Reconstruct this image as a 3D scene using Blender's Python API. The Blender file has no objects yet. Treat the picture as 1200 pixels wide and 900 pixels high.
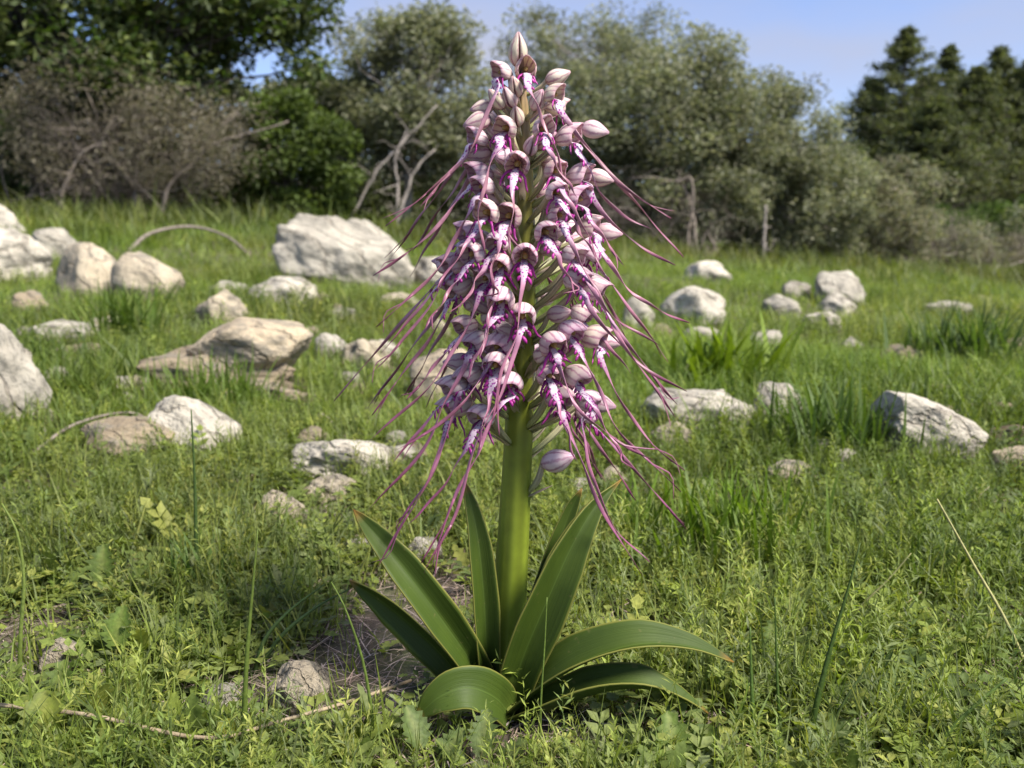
import bpy, math, random
import numpy as np
from mathutils import Vector, Matrix, noise as mnoise

# ------------------------------------------------------------------ camera, sky, sun, exposure
SC = bpy.context.scene
COL = SC.collection
FPX = 1050.0                      # focal length in photo pixels (photo is 1200 x 900)
CAM_H = 0.368
PITCH = math.atan(175.0 / FPX)    # horizon at pixel row 275
cam = bpy.data.cameras.new('camera'); cam_o = bpy.data.objects.new('camera', cam); COL.objects.link(cam_o)
cam.sensor_width = 36.0; cam.lens = 36.0 * FPX / 1200.0
cam.clip_start = 0.02; cam.clip_end = 3000.0
cam_o.location = (0, 0, CAM_H)
cam_o.rotation_euler = (math.radians(90) - PITCH, 0, 0)
cam.dof.use_dof = True; cam.dof.focus_distance = 0.655; cam.dof.aperture_fstop = 9.0
SC.camera = cam_o

SUN_TO = Vector((0.56, -0.36, 0.80)).normalized()     # direction towards the sun: from the right, high
world = bpy.data.worlds.new('World'); SC.world = world; world.use_nodes = True
wn = world.node_tree.nodes; wl = world.node_tree.links
bg = wn['Background']
sky = wn.new('ShaderNodeTexSky'); sky.sky_type = 'NISHITA'; sky.sun_disc = False
sky.sun_elevation = math.asin(SUN_TO.z); sky.sun_rotation = math.atan2(SUN_TO.x, SUN_TO.y)
sky.air_density = 0.8; sky.dust_density = 0.0; sky.ozone_density = 4.0
geo = wn.new('ShaderNodeTexCoord')
wmap = wn.new('ShaderNodeMapping'); wmap.inputs['Scale'].default_value = (1.6, 1.6, 4.5)
wmap.inputs['Location'].default_value = (5.2, 2.1, 0.6)
wnoi = wn.new('ShaderNodeTexNoise'); wnoi.inputs['Scale'].default_value = 1.25; wnoi.inputs['Detail'].default_value = 5.0
wnoi.inputs['Roughness'].default_value = 0.5
wr = wn.new('ShaderNodeValToRGB'); wr.color_ramp.elements[0].position = 0.36; wr.color_ramp.elements[1].position = 0.70
wmix = wn.new('ShaderNodeMix'); wmix.data_type = 'RGBA'
wmix.inputs['B'].default_value = (1.75, 1.85, 2.3, 1)
wl.new(geo.outputs['Generated'], wmap.inputs['Vector']); wl.new(wmap.outputs['Vector'], wnoi.inputs['Vector'])
wl.new(wnoi.outputs['Fac'], wr.inputs['Fac']); wl.new(wr.outputs['Color'], wmix.inputs['Factor'])
wt = wn.new('ShaderNodeMix'); wt.data_type = 'RGBA'; wt.blend_type = 'MULTIPLY'; wt.inputs['Factor'].default_value = 1.0; wt.inputs['B'].default_value = (0.66, 0.63, 0.70, 1)
wl.new(sky.outputs['Color'], wt.inputs['A']); wl.new(wt.outputs['Result'], wmix.inputs['A']); wl.new(wmix.outputs['Result'], bg.inputs['Color'])
bg.inputs['Strength'].default_value = 0.105

sl = bpy.data.lights.new('sun', 'SUN'); sun_o = bpy.data.objects.new('sun', sl); COL.objects.link(sun_o)
sl.energy = 3.3; sl.angle = math.radians(14.0); sl.color = (1.0, 0.945, 0.86)
sun_o.rotation_euler = (-SUN_TO).to_track_quat('-Z', 'Y').to_euler()
sun_o.location = (3, 0, 6)
SC.view_settings.view_transform = 'Standard'; SC.view_settings.look = 'None'
SC.view_settings.exposure = 1.6; SC.view_settings.gamma = 1.0
SC.cycles.max_bounces = 6; SC.cycles.transparent_max_bounces = 4

rng = np.random.default_rng(11)
random.seed(7)
PI = math.pi

# ------------------------------------------------------------------ pixels to places
CP, SP_ = math.cos(PITCH), math.sin(PITCH)
def ray(px, py):
    a = (px - 600.0) / FPX; b = -(py - 450.0) / FPX
    return Vector((a, CP + b * SP_, -SP_ + b * CP))
def P(px, py, Y):
    d = ray(px, py); k = Y / d.y
    return Vector((d.x * k, Y, CAM_H + d.z * k))
def sstep(a, b, v):
    t = np.clip((v - a) / (b - a), 0, 1); return t * t * (3 - 2 * t)
def terrain(x, y):
    x = np.asarray(x, float); y = np.asarray(y, float)
    yy = np.clip(y - 1.0, 0, 16)
    z = 0.024 * yy - 0.08 * np.clip(x, -14, 7) * sstep(0.8, 8.0, y)
    z = z + 0.012 * (np.sin(x * 5.1 + 1.3) * np.cos(y * 4.3) - math.sin(1.3) * math.cos(.654 * 4.3)) * sstep(0.4, 1.6, np.hypot(x, y - .654))
    z = z + 0.05 * (np.sin(x * 1.3 + .4) * np.sin(y * 1.1 + 2.0)) * sstep(1.5, 5, y)
    z = z + 1.9 * sstep(18, 48, y) + 0.05 * np.clip(y - 48, 0, 200)
    return z
def hit(px, py, far=60.0):
    d = ray(px, py); prev = 0.2
    t = 0.2
    while t < far:
        p = Vector((0, 0, CAM_H)) + d * t
        if p.z < float(terrain(p.x, p.y)):
            lo, hi = prev, t
            for _ in range(25):
                m = .5 * (lo + hi); p = Vector((0, 0, CAM_H)) + d * m
                if p.z < float(terrain(p.x, p.y)): hi = m
                else: lo = m
            return p
        prev = t; t *= 1.03
    return Vector((0, 0, CAM_H)) + d * far

# ------------------------------------------------------------------ mesh helpers
def mk(name, V, F, mat=None, parent=None, col=None, st=None, smooth=True, mats=None, fm=None):
    """V (n,3); F = list of faces or an int array (m,k). One mesh object."""
    V = np.asarray(V, dtype=np.float32)
    me = bpy.data.meshes.new(name)
    if isinstance(F, np.ndarray):
        m, k = F.shape; flat = F.astype(np.int32).ravel(); starts = np.arange(0, m * k, k, dtype=np.int32)
        tot = np.full(m, k, dtype=np.int32)
    else:
        flat = np.array([i for f in F for i in f], dtype=np.int32)
        tot = np.array([len(f) for f in F], dtype=np.int32); starts = np.concatenate([[0], np.cumsum(tot)[:-1]]).astype(np.int32)
    me.vertices.add(len(V)); me.vertices.foreach_set('co', V.ravel())
    me.loops.add(len(flat)); me.loops.foreach_set('vertex_index', flat)
    me.polygons.add(len(starts)); me.polygons.foreach_set('loop_start', starts); me.polygons.foreach_set('loop_total', tot)
    if fm is not None: me.polygons.foreach_set('material_index', np.asarray(fm, dtype=np.int32))
    me.update(calc_edges=True)
    me.polygons.foreach_set('use_smooth', np.full(len(starts), smooth, dtype=bool))
    if col is not None:
        col = np.asarray(col, dtype=np.float32)
        c4 = np.ones((len(V), 4), dtype=np.float32); c4[:, :3] = col
        a = me.attributes.new('Col', 'FLOAT_COLOR', 'POINT'); a.data.foreach_set('color', c4.ravel())
    if st is not None:
        s3 = np.zeros((len(V), 3), dtype=np.float32); st = np.asarray(st, dtype=np.float32); s3[:, :st.shape[1]] = st
        a = me.attributes.new('st', 'FLOAT_VECTOR', 'POINT'); a.data.foreach_set('vector', s3.ravel())
    for m_ in (mats or ([mat] if mat else [])): me.materials.append(m_)
    o = bpy.data.objects.new(name, me); COL.objects.link(o)
    if parent is not None: o.parent = parent
    return o

def tag(o, label=None, cat=None, group=None, kind=None):
    if label: o['label'] = label
    if cat: o['category'] = cat
    if group: o['group'] = group
    if kind: o['kind'] = kind
    return o
def empty(name, loc, label=None, cat=None, group=None):
    o = bpy.data.objects.new(name, None); COL.objects.link(o); o.location = loc; o.empty_display_size = .02
    return tag(o, label, cat, group)

class MB:
    def __init__(s): s.V = []; s.F = []; s.S = []; s.C = []; s.M = []; s.n = 0
    def add(s, V, F, st=None, col=None, m=0):
        V = np.asarray(V, float).reshape(-1, 3); s.V.append(V)
        s.F += [tuple(int(i) + s.n for i in f) for f in F]; s.M += [m] * len(F)
        s.S.append(np.zeros((len(V), 3)) if st is None else np.pad(np.asarray(st, float), ((0, 0), (0, 3 - np.shape(st)[1]))))
        s.C.append(np.tile([1., 1., 1.], (len(V), 1)) if col is None else np.broadcast_to(np.asarray(col, float), (len(V), 3)))
        s.n += len(V)
    def build(s, name, mat, parent=None, smooth=True, origin=None, mats=None):
        V = np.concatenate(s.V)
        if origin is not None: V = V - np.asarray(origin)
        return mk(name, V, s.F, mat, parent, np.concatenate(s.C), np.concatenate(s.S), smooth, mats, s.M if mats else None)

def catmull(pts, n):
    pts = [np.asarray(p, float) for p in pts]
    if len(pts) == 2: return np.array([pts[0] + (pts[1] - pts[0]) * t for t in np.linspace(0, 1, n)])
    ext = [2 * pts[0] - pts[1]] + pts + [2 * pts[-1] - pts[-2]]
    L = np.cumsum([0] + [np.linalg.norm(pts[i + 1] - pts[i]) ** .7 + 1e-9 for i in range(len(pts) - 1)]); L /= L[-1]
    out = []
    for t in np.linspace(0, 1, n):
        i = min(max(int(np.searchsorted(L, t, side='right')) - 1, 0), len(pts) - 2)
        u = (t - L[i]) / (L[i + 1] - L[i]); p0, p1, p2, p3 = ext[i:i + 4]
        out.append(.5 * (2 * p1 + (p2 - p0) * u + (2 * p0 - 5 * p1 + 4 * p2 - p3) * u ** 2 + (3 * p1 - p0 - 3 * p2 + p3) * u ** 3))
    return np.array(out)

def tangents(C):
    T = np.gradient(C, axis=0); return T / (np.linalg.norm(T, axis=1, keepdims=True) + 1e-12)

def tube(C, rad, k=8, flat=1.0, side=None, twist=None, cap=True):
    """tube round the polyline C; flat = thickness/width ratio, side = width direction hint, twist (radians per sample)"""
    C = np.asarray(C, float); n = len(C); T = tangents(C); rad = np.broadcast_to(np.asarray(rad, float), (n,))
    s = np.asarray(side if side is not None else ((0, 0, 1) if abs(T[0][2]) < .9 else (1, 0, 0)), float)
    V = []; S = []
    for i in range(n):
        s = s - T[i] * np.dot(s, T[i]); s = s / (np.linalg.norm(s) + 1e-12); b = np.cross(T[i], s)
        tw = 0 if twist is None else twist[i]
        s2 = s * math.cos(tw) + b * math.sin(tw); b2 = -s * math.sin(tw) + b * math.cos(tw)
        for j in range(k):
            a = 2 * PI * j / k
            V.append(C[i] + rad[i] * (s2 * math.cos(a) + b2 * math.sin(a) * flat)); S.append((math.cos(a), i / (n - 1), j / k))
    F = [(i * k + j, i * k + (j + 1) % k, (i + 1) * k + (j + 1) % k, (i + 1) * k + j) for i in range(n - 1) for j in range(k)]
    if cap: F += [tuple(range(k))[::-1], tuple((n - 1) * k + j for j in range(k))]
    return np.array(V), F, np.array(S)

def blade_mesh(C, w, side, fold=0.3, ns=2, thick=0.0, curl=None):
    """leaf blade: centre line C, half width w(t), side vector hint; V-folded about the midrib (ns strips each side)"""
    C = np.asarray(C, float); n = len(C); T = tangents(C); s = np.asarray(side, float); V = []; S = []
    ss = np.linspace(-1, 1, 2 * ns + 1)
    for i in range(n):
        s = s - T[i] * np.dot(s, T[i]); s /= (np.linalg.norm(s) + 1e-12); b = np.cross(s, T[i])
        t = i / (n - 1)
        f = fold[i] if hasattr(fold, '__len__') else fold
        for q in ss:
            V.append(C[i] + s * (w[i] * q * math.cos(f * .6)) + b * (w[i] * (abs(q) ** 1.35) * math.sin(f)))
            S.append((q, t, 0))
    m = len(ss)
    F = [(i * m + j, i * m + j + 1, (i + 1) * m + j + 1, (i + 1) * m + j) for i in range(n - 1) for j in range(m - 1)]
    return np.array(V), F, np.array(S)

def rotm(n, tilt=.4, rg=rng, zfull=True):
    """n random rotations: spin about z, then a tilt of about the given size in a random direction"""
    az = rg.uniform(0, 2 * PI, n); ti = np.abs(rg.normal(0, tilt, n)); ta = rg.uniform(0, 2 * PI, n)
    cz, sz = np.cos(az), np.sin(az); Rz = np.zeros((n, 3, 3)); Rz[:, 0, 0] = cz; Rz[:, 0, 1] = -sz; Rz[:, 1, 0] = sz; Rz[:, 1, 1] = cz; Rz[:, 2, 2] = 1
    ax = np.stack([np.cos(ta), np.sin(ta), 0 * ta], 1); K = np.zeros((n, 3, 3))
    K[:, 0, 1] = -ax[:, 2]; K[:, 0, 2] = ax[:, 1]; K[:, 1, 0] = ax[:, 2]; K[:, 1, 2] = -ax[:, 0]; K[:, 2, 0] = -ax[:, 1]; K[:, 2, 1] = ax[:, 0]
    R = np.eye(3)[None] + np.sin(ti)[:, None, None] * K + (1 - np.cos(ti))[:, None, None] * (K @ K)
    return R @ Rz

def scatter(protos, pos, R, sc, colr, pick=None):
    """join copies of the small prototype meshes (V, F(m,k) int arrays, colour multiplier) -> V, F, C arrays"""
    VV, FF, CC = [], [], []; off = 0; N = len(pos)
    pick = rng.integers(0, len(protos), N) if pick is None else pick
    for q, (v, f, cm) in enumerate(protos):
        ix = np.nonzero(pick == q)[0]
        if len(ix) == 0: continue
        s = np.asarray(sc)[ix]; s = s[:, None, None] if s.ndim == 1 else s[:, None, :]
        X = np.einsum('nij,nkj->nki', R[ix], v[None] * s) + pos[ix][:, None, :]
        c = colr[ix][:, None, :] * cm[None]
        k = len(v); VV.append(X.reshape(-1, 3)); CC.append(c.reshape(-1, 3))
        FF.append((f[None] + (np.arange(len(ix)) * k)[:, None, None] + off).reshape(-1, f.shape[1])); off += len(ix) * k
    return np.concatenate(VV), np.concatenate(FF), np.concatenate(CC)

# ------------------------------------------------------------------ materials
def mat_new(name):
    m = bpy.data.materials.new(name); m.use_nodes = True; nt = m.node_tree
    return m, nt, nt.nodes, nt.links, nt.nodes['Principled BSDF']
def ramp(nodes, *els):
    r = nodes.new('ShaderNodeValToRGB'); e = r.color_ramp.elements
    while len(e) < len(els): e.new(.5)
    for i, (p, c) in enumerate(els): e[i].position = p; e[i].color = (*c, 1) if len(c) == 3 else c
    return r
def noise_node(nodes, links, scale, detail=4, vec=None, rough=.55):
    n = nodes.new('ShaderNodeTexNoise'); n.inputs['Scale'].default_value = scale; n.inputs['Detail'].default_value = detail
    n.inputs['Roughness'].default_value = rough
    if vec is not None: links.new(vec, n.inputs['Vector'])
    return n
def mixc(nodes, links, fac, a, b, mode='MIX'):
    m = nodes.new('ShaderNodeMix'); m.data_type = 'RGBA'; m.blend_type = mode
    for key, v in (('Factor', fac), ('A', a), ('B', b)):
        if hasattr(v, 'is_linked') or hasattr(v, 'links'): links.new(v, m.inputs[key])
        elif key == 'Factor': m.inputs[key].default_value = v
        else: m.inputs[key].default_value = (*v, 1) if len(v) == 3 else v
    return m.outputs['Result']
def math_n(nodes, links, op, a, b=None, c=None, clamp=False):
    m = nodes.new('ShaderNodeMath'); m.operation = op; m.use_clamp = clamp
    for i, v in enumerate((a, b, c)):
        if v is None: continue
        if hasattr(v, 'links'): links.new(v, m.inputs[i])
        else: m.inputs[i].default_value = v
    return m.outputs[0]
def bump(nodes, links, h, strength, dist, bsdf):
    b = nodes.new('ShaderNodeBump'); b.inputs['Strength'].default_value = strength; b.inputs['Distance'].default_value = dist
    links.new(h, b.inputs['Height']); links.new(b.outputs['Normal'], bsdf.inputs['Normal']); return b

def foliage(name, rough=.5, trans=.3, tint=(1.25, 1.3, .55), spec=.35):
    m, nt, N, L, B = mat_new(name)
    a0 = N.new('ShaderNodeAttribute'); a0.attribute_name = 'Col'; tcf = N.new('ShaderNodeTexCoord'); nf = noise_node(N, L, 260, 4, tcf.outputs['Object'])
    rf = ramp(N, (.3, (.72, .74, .7)), (.7, (1.22, 1.2, 1.15))); L.new(nf.outputs['Fac'], rf.inputs['Fac'])
    a = N.new('ShaderNodeMix'); a.data_type = 'RGBA'; a.blend_type = 'MULTIPLY'; a.inputs['Factor'].default_value = 1.0
    L.new(a0.outputs['Color'], a.inputs['A']); L.new(rf.outputs['Color'], a.inputs['B']); bump(N, L, nf.outputs['Fac'], .35, .002, B)
    L.new(a.outputs['Result'], B.inputs['Base Color']); B.inputs['Roughness'].default_value = rough
    B.inputs['Specular IOR Level'].default_value = spec
    tr = N.new('ShaderNodeBsdfTranslucent'); L.new(mixc(N, L, 1.0, a.outputs['Result'], tint, 'MULTIPLY'), tr.inputs['Color'])
    ms = N.new('ShaderNodeMixShader'); ms.inputs[0].default_value = trans
    L.new(B.outputs[0], ms.inputs[1]); L.new(tr.outputs[0], ms.inputs[2]); L.new(ms.outputs[0], N['Material Output'].inputs['Surface'])
    return m
M_HERB = foliage('herb_leaf', .6, .42)
M_GRASS = foliage('grass_blade', .55, .42)
M_TREE = foliage('tree_leaf', .6, .42, (1.15, 1.2, .7))
M_STRAW = foliage('dry_straw', .8, .12, (1, 1, 1), .2)

def m_bark(name, c1, c2, scale=30):
    m, nt, N, L, B = mat_new(name)
    tc = N.new('ShaderNodeTexCoord'); n = noise_node(N, L, scale, 6, tc.outputs['Object'])
    r = ramp(N, (.3, c1), (.7, c2)); L.new(n.outputs['Fac'], r.inputs['Fac']); L.new(r.outputs['Color'], B.inputs['Base Color'])
    B.inputs['Roughness'].default_value = .85; bump(N, L, n.outputs['Fac'], .6, .01, B); return m
M_BARK = m_bark('dark_bark', (.045, .036, .028), (.12, .10, .08))
M_PALE = m_bark('pale_bark', (.16, .135, .115), (.33, .29, .255))
M_TWIG = m_bark('grey_twig', (.11, .088, .068), (.24, .20, .165))
M_STICK = m_bark('dry_stick', (.20, .15, .09), (.38, .30, .20), 60)

# ground: brown crumbly soil with moss and thatch
M_SOIL, nt, N, L, B = mat_new('soil')
tc = N.new('ShaderNodeTexCoord')
n1 = noise_node(N, L, 1.7, 6, tc.outputs['Object']); n2 = noise_node(N, L, 55, 8, tc.outputs['Object'], .65); n3 = noise_node(N, L, 9, 5, tc.outputs['Object'])
r1 = ramp(N, (.3, (.035, .025, .017)), (.55, (.095, .07, .048)), (.75, (.19, .15, .11))); L.new(n2.outputs['Fac'], r1.inputs['Fac'])
r2 = ramp(N, (.32, (.04, .065, .012)), (.7, (.085, .12, .024))); L.new(n2.outputs['Fac'], r2.inputs['Fac'])
r3 = ramp(N, (.40, (0, 0, 0)), (.60, (1, 1, 1))); L.new(n3.outputs['Fac'], r3.inputs['Fac'])
L.new(mixc(N, L, math_n(N, L, 'MULTIPLY', r3.outputs['Color'], .7), r1.outputs['Color'], r2.outputs['Color']), B.inputs['Base Color'])
B.inputs['Roughness'].default_value = .95; bump(N, L, n2.outputs['Fac'], 1.0, .012, B)

# limestone; the object's colour tints it
M_ROCK, nt, N, L, B = mat_new('limestone')
tc = N.new('ShaderNodeTexCoord'); oi = N.new('ShaderNodeObjectInfo')
vm2 = N.new('ShaderNodeCombineXYZ')
for i in range(3): L.new(math_n(N, L, 'MULTIPLY', oi.outputs['Random'], 31.7 + 9 * i), vm2.inputs[i])
va = N.new('ShaderNodeVectorMath'); va.operation = 'ADD'; L.new(tc.outputs['Object'], va.inputs[0]); L.new(vm2.outputs[0], va.inputs[1])
vv = va.outputs[0]
att = N.new('ShaderNodeAttribute'); att.attribute_name = 'st'          # st = place on the rock measured in rock sizes
vb = N.new('ShaderNodeVectorMath'); vb.operation = 'ADD'; L.new(att.outputs['Vector'], vb.inputs[0]); L.new(vm2.outputs[0], vb.inputs[1]); vr = vb.outputs[0]
a1 = noise_node(N, L, 1.5, 4, vr, .5); a2 = noise_node(N, L, 3.0, 5, vr, .55); a3 = noise_node(N, L, 13, 6, vr, .6)
wv = N.new('ShaderNodeTexWave'); wv.inputs['Scale'].default_value = .8; wv.inputs['Distortion'].default_value = 9; wv.inputs['Detail'].default_value = 5; wv.inputs['Detail Scale'].default_value = 1.6
wv.bands_direction = 'DIAGONAL'; L.new(vr, wv.inputs['Vector'])
ra = ramp(N, (.30, (.66, .64, .62)), (.52, (.93, .92, .90)), (.75, (1.0, .97, .91))); L.new(a1.outputs['Fac'], ra.inputs['Fac'])
c = mixc(N, L, 1.0, oi.outputs['Color'], ra.outputs['Color'], 'MULTIPLY')
rb = ramp(N, (.50, (0, 0, 0)), (.62, (1, 1, 1))); L.new(a2.outputs['Fac'], rb.inputs['Fac'])
c = mixc(N, L, math_n(N, L, 'MULTIPLY', rb.outputs['Color'], .70), c, (.165, .152, .125))          # grey lichen
rc = ramp(N, (.56, (0, 0, 0)), (.66, (1, 1, 1))); L.new(a3.outputs['Fac'], rc.inputs['Fac'])
c = mixc(N, L, math_n(N, L, 'MULTIPLY', rc.outputs['Color'], .65), c, (.13, .12, .10))            # dark specks
rd = ramp(N, (.0, (1, 1, 1)), (.045, (0, 0, 0))); L.new(wv.outputs['Fac'], rd.inputs['Fac'])
c = mixc(N, L, math_n(N, L, 'MULTIPLY', rd.outputs['Color'], .35), c, (.15, .12, .09))               # cracks
L.new(c, B.inputs['Base Color']); B.inputs['Roughness'].default_value = .9; B.inputs['Specular IOR Level'].default_value = .2
h = math_n(N, L, 'SUBTRACT', math_n(N, L, 'MULTIPLY_ADD', a2.outputs['Fac'], 1.5, a3.outputs['Fac']), rd.outputs['Color'])
bump(N, L, h, .9, .010, B)

# orchid leaf: glossy green with fine parallel veins
M_LEAF, nt, N, L, B = mat_new('orchid_leaf')
at = N.new('ShaderNodeAttribute'); at.attribute_name = 'st'; sx = N.new('ShaderNodeSeparateXYZ'); L.new(at.outputs['Vector'], sx.inputs[0])
tc = N.new('ShaderNodeTexCoord')
nn = noise_node(N, L, 18, 4, tc.outputs['Object']); cb = N.new('ShaderNodeCombineXYZ')
L.new(math_n(N, L, 'MULTIPLY', sx.outputs[0], 9), cb.inputs[0]); L.new(math_n(N, L, 'MULTIPLY', sx.outputs[1], 1.2), cb.inputs[1]); L.new(sx.outputs[2], cb.inputs[2])
nv = noise_node(N, L, 1.6, 3, cb.outputs[0]); 
rl = ramp(N, (.25, (.032, .058, .0065)), (.55, (.052, .085, .009)), (.8, (.08, .118, .014))); L.new(math_n(N, L, 'MULTIPLY_ADD', nv.outputs['Fac'], .3, math_n(N, L, 'MULTIPLY', nn.outputs['Fac'], .7)), rl.inputs['Fac'])
ax = math_n(N, L, 'ABSOLUTE', sx.outputs[0])
edge = ramp(N, (.93, (0, 0, 0)), (.985, (1, 1, 1))); L.new(ax, edge.inputs['Fac'])
tipr = ramp(N, (.93, (0, 0, 0)), (1.0, (1, 1, 1))); L.new(sx.outputs[1], tipr.inputs['Fac'])
c = mixc(N, L, math_n(N, L, 'MULTIPLY', edge.outputs['Color'], .7), rl.outputs['Color'], (.24, .23, .05))
mid = ramp(N, (.0, (1, 1, 1)), (.05, (0, 0, 0))); L.new(ax, mid.inputs['Fac'])
c = mixc(N, L, math_n(N, L, 'MULTIPLY', mid.outputs['Color'], .35), c, (.12, .19, .035))
sk = noise_node(N, L, 140, 3, tc.outputs['Object']); rs_ = ramp(N, (.66, (0, 0, 0)), (.72, (1, 1, 1))); L.new(sk.outputs['Fac'], rs_.inputs['Fac'])
c = mixc(N, L, math_n(N, L, 'MULTIPLY', rs_.outputs['Color'], .35), c, (.16, .14, .05))
c = mixc(N, L, math_n(N, L, 'MULTIPLY', tipr.outputs['Color'], .8), c, (.27, .13, .03))
L.new(c, B.inputs['Base Color']); nb_ = noise_node(N, L, 7, 5, tc.outputs['Object']); rq = ramp(N, (.35, (.48, .48, .48)), (.7, (.68, .68, .68))); L.new(nb_.outputs['Fac'], rq.inputs['Fac']); L.new(rq.outputs['Color'], B.inputs['Roughness']); B.inputs['Specular IOR Level'].default_value = .3
bump(N, L, math_n(N, L, 'ADD', nv.outputs['Fac'], nb_.outputs['Fac']), .2, .003, B)
tr = N.new('ShaderNodeBsdfTranslucent'); L.new(mixc(N, L, 1.0, c, (1.5, 1.7, .5), 'MULTIPLY'), tr.inputs['Color'])
ms = N.new('ShaderNodeMixShader'); ms.inputs[0].default_value = .24; L.new(B.outputs[0], ms.inputs[1]); L.new(tr.outputs[0], ms.inputs[2]); L.new(ms.outputs[0], N['Material Output'].inputs['Surface'])

# orchid stem: ribbed yellow green, purplish towards the top (Col)
def fleshy(name, ribs, rough=.45, sss=.0):
    m, nt, N, L, B = mat_new(name)
    at = N.new('ShaderNodeAttribute'); at.attribute_name = 'st'; sx = N.new('ShaderNodeSeparateXYZ'); L.new(at.outputs['Vector'], sx.inputs[0])
    ca = N.new('ShaderNodeAttribute'); ca.attribute_name = 'Col'; tc = N.new('ShaderNodeTexCoord')
    nn = noise_node(N, L, 90, 4, tc.outputs['Object'])
    w = math_n(N, L, 'SINE', math_n(N, L, 'MULTIPLY', sx.outputs[2], 2 * PI * ribs))
    r = ramp(N, (.0, (.72, .72, .72)), (1, (1.25, 1.25, 1.2))); L.new(math_n(N, L, 'MULTIPLY_ADD', w, .22, nn.outputs['Fac']), r.inputs['Fac'])
    L.new(mixc(N, L, 1.0, ca.outputs['Color'], r.outputs['Color'], 'MULTIPLY'), B.inputs['Base Color'])
    B.inputs['Roughness'].default_value = rough; bump(N, L, w, .3, .001, B)
    B.inputs['Specular IOR Level'].default_value = .35
    return m
M_STEM = fleshy('orchid_stem', 7); M_OVARY = fleshy('orchid_ovary', 5)

# hood: cream with purple veins running along it; st.x = angle (radians), st.y = 0 back .. 1 rim
M_HOOD, nt, N, L, B = mat_new('orchid_hood')
at = N.new('ShaderNodeAttribute'); at.attribute_name = 'st'; sx = N.new('ShaderNodeSeparateXYZ'); L.new(at.outputs['Vector'], sx.inputs[0])
ca = N.new('ShaderNodeAttribute'); ca.attribute_name = 'Col'; tc = N.new('ShaderNodeTexCoord'); nn = noise_node(N, L, 300, 3, tc.outputs['Object']); nn2 = noise_node(N, L, 110, 2, tc.outputs['Object'])
ang = math_n(N, L, 'MULTIPLY_ADD', math_n(N, L, 'SUBTRACT', nn.outputs['Fac'], .5), .30, sx.outputs[0])
fr = math_n(N, L, 'PINGPONG', math_n(N, L, 'ADD', ang, 20.0 * .54 + .27), .27)          # 0 on a vein, .21 between
vein = ramp(N, (.025, (1, 1, 1)), (.12, (0, 0, 0))); L.new(fr, vein.inputs['Fac'])
wash = ramp(N, (.05, (.35, .35, .35)), (.35, (.04, .04, .04)), (.70, (.04, .04, .04)), (.97, (.45, .45, .45))); L.new(sx.outputs[1], wash.inputs['Fac'])
c = mixc(N, L, wash.outputs['Color'], ca.outputs['Color'], (.50, .17, .34))
c = mixc(N, L, math_n(N, L, 'MULTIPLY', math_n(N, L, 'MULTIPLY', vein.outputs['Color'], math_n(N, L, 'MULTIPLY_ADD', nn2.outputs['Fac'], 1.6, -.10, True)), .80), c, (.30, .045, .17))
L.new(c, B.inputs['Base Color']); B.inputs['Roughness'].default_value = .45; B.inputs['Specular IOR Level'].default_value = .35
tr = N.new('ShaderNodeBsdfTranslucent'); L.new(c, tr.inputs['Color'])
ms = N.new('ShaderNodeMixShader'); ms.inputs[0].default_value = .30; L.new(B.outputs[0], ms.inputs[1]); L.new(tr.outputs[0], ms.inputs[2]); L.new(ms.outputs[0], N['Material Output'].inputs['Surface'])

# lip: Col carries its colour along the length, st.z = 1 where the white patch has purple spots
M_LIP, nt, N, L, B = mat_new('orchid_lip')
at = N.new('ShaderNodeAttribute'); at.attribute_name = 'st'; sx = N.new('ShaderNodeSeparateXYZ'); L.new(at.outputs['Vector'], sx.inputs[0])
ca = N.new('ShaderNodeAttribute'); ca.attribute_name = 'Col'; tc = N.new('ShaderNodeTexCoord')
vo = N.new('ShaderNodeTexVoronoi'); vo.inputs['Scale'].default_value = 430; L.new(tc.outputs['Object'], vo.inputs['Vector'])
sp = ramp(N, (.26, (1, 1, 1)), (.40, (0, 0, 0))); L.new(vo.outputs['Distance'], sp.inputs['Fac'])
nn = noise_node(N, L, 120, 4, tc.outputs['Object']); rr = ramp(N, (.3, (.75, .75, .75)), (.7, (1.15, 1.15, 1.15))); L.new(nn.outputs['Fac'], rr.inputs['Fac'])
c = mixc(N, L, 1.0, ca.outputs['Color'], rr.outputs['Color'], 'MULTIPLY')
c = mixc(N, L, math_n(N, L, 'MULTIPLY', sp.outputs['Color'], sx.outputs[2]), c, (.28, .04, .25))
L.new(c, B.inputs['Base Color']); B.inputs['Roughness'].default_value = .38; B.inputs['Specular IOR Level'].default_value = .4
bump(N, L, nn.outputs['Fac'], .2, .001, B)
tr = N.new('ShaderNodeBsdfTranslucent'); L.new(c, tr.inputs['Color'])
ms = N.new('ShaderNodeMixShader'); ms.inputs[0].default_value = .22; L.new(B.outputs[0], ms.inputs[1]); L.new(tr.outputs[0], ms.inputs[2]); L.new(ms.outputs[0], N['Material Output'].inputs['Surface'])

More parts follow.
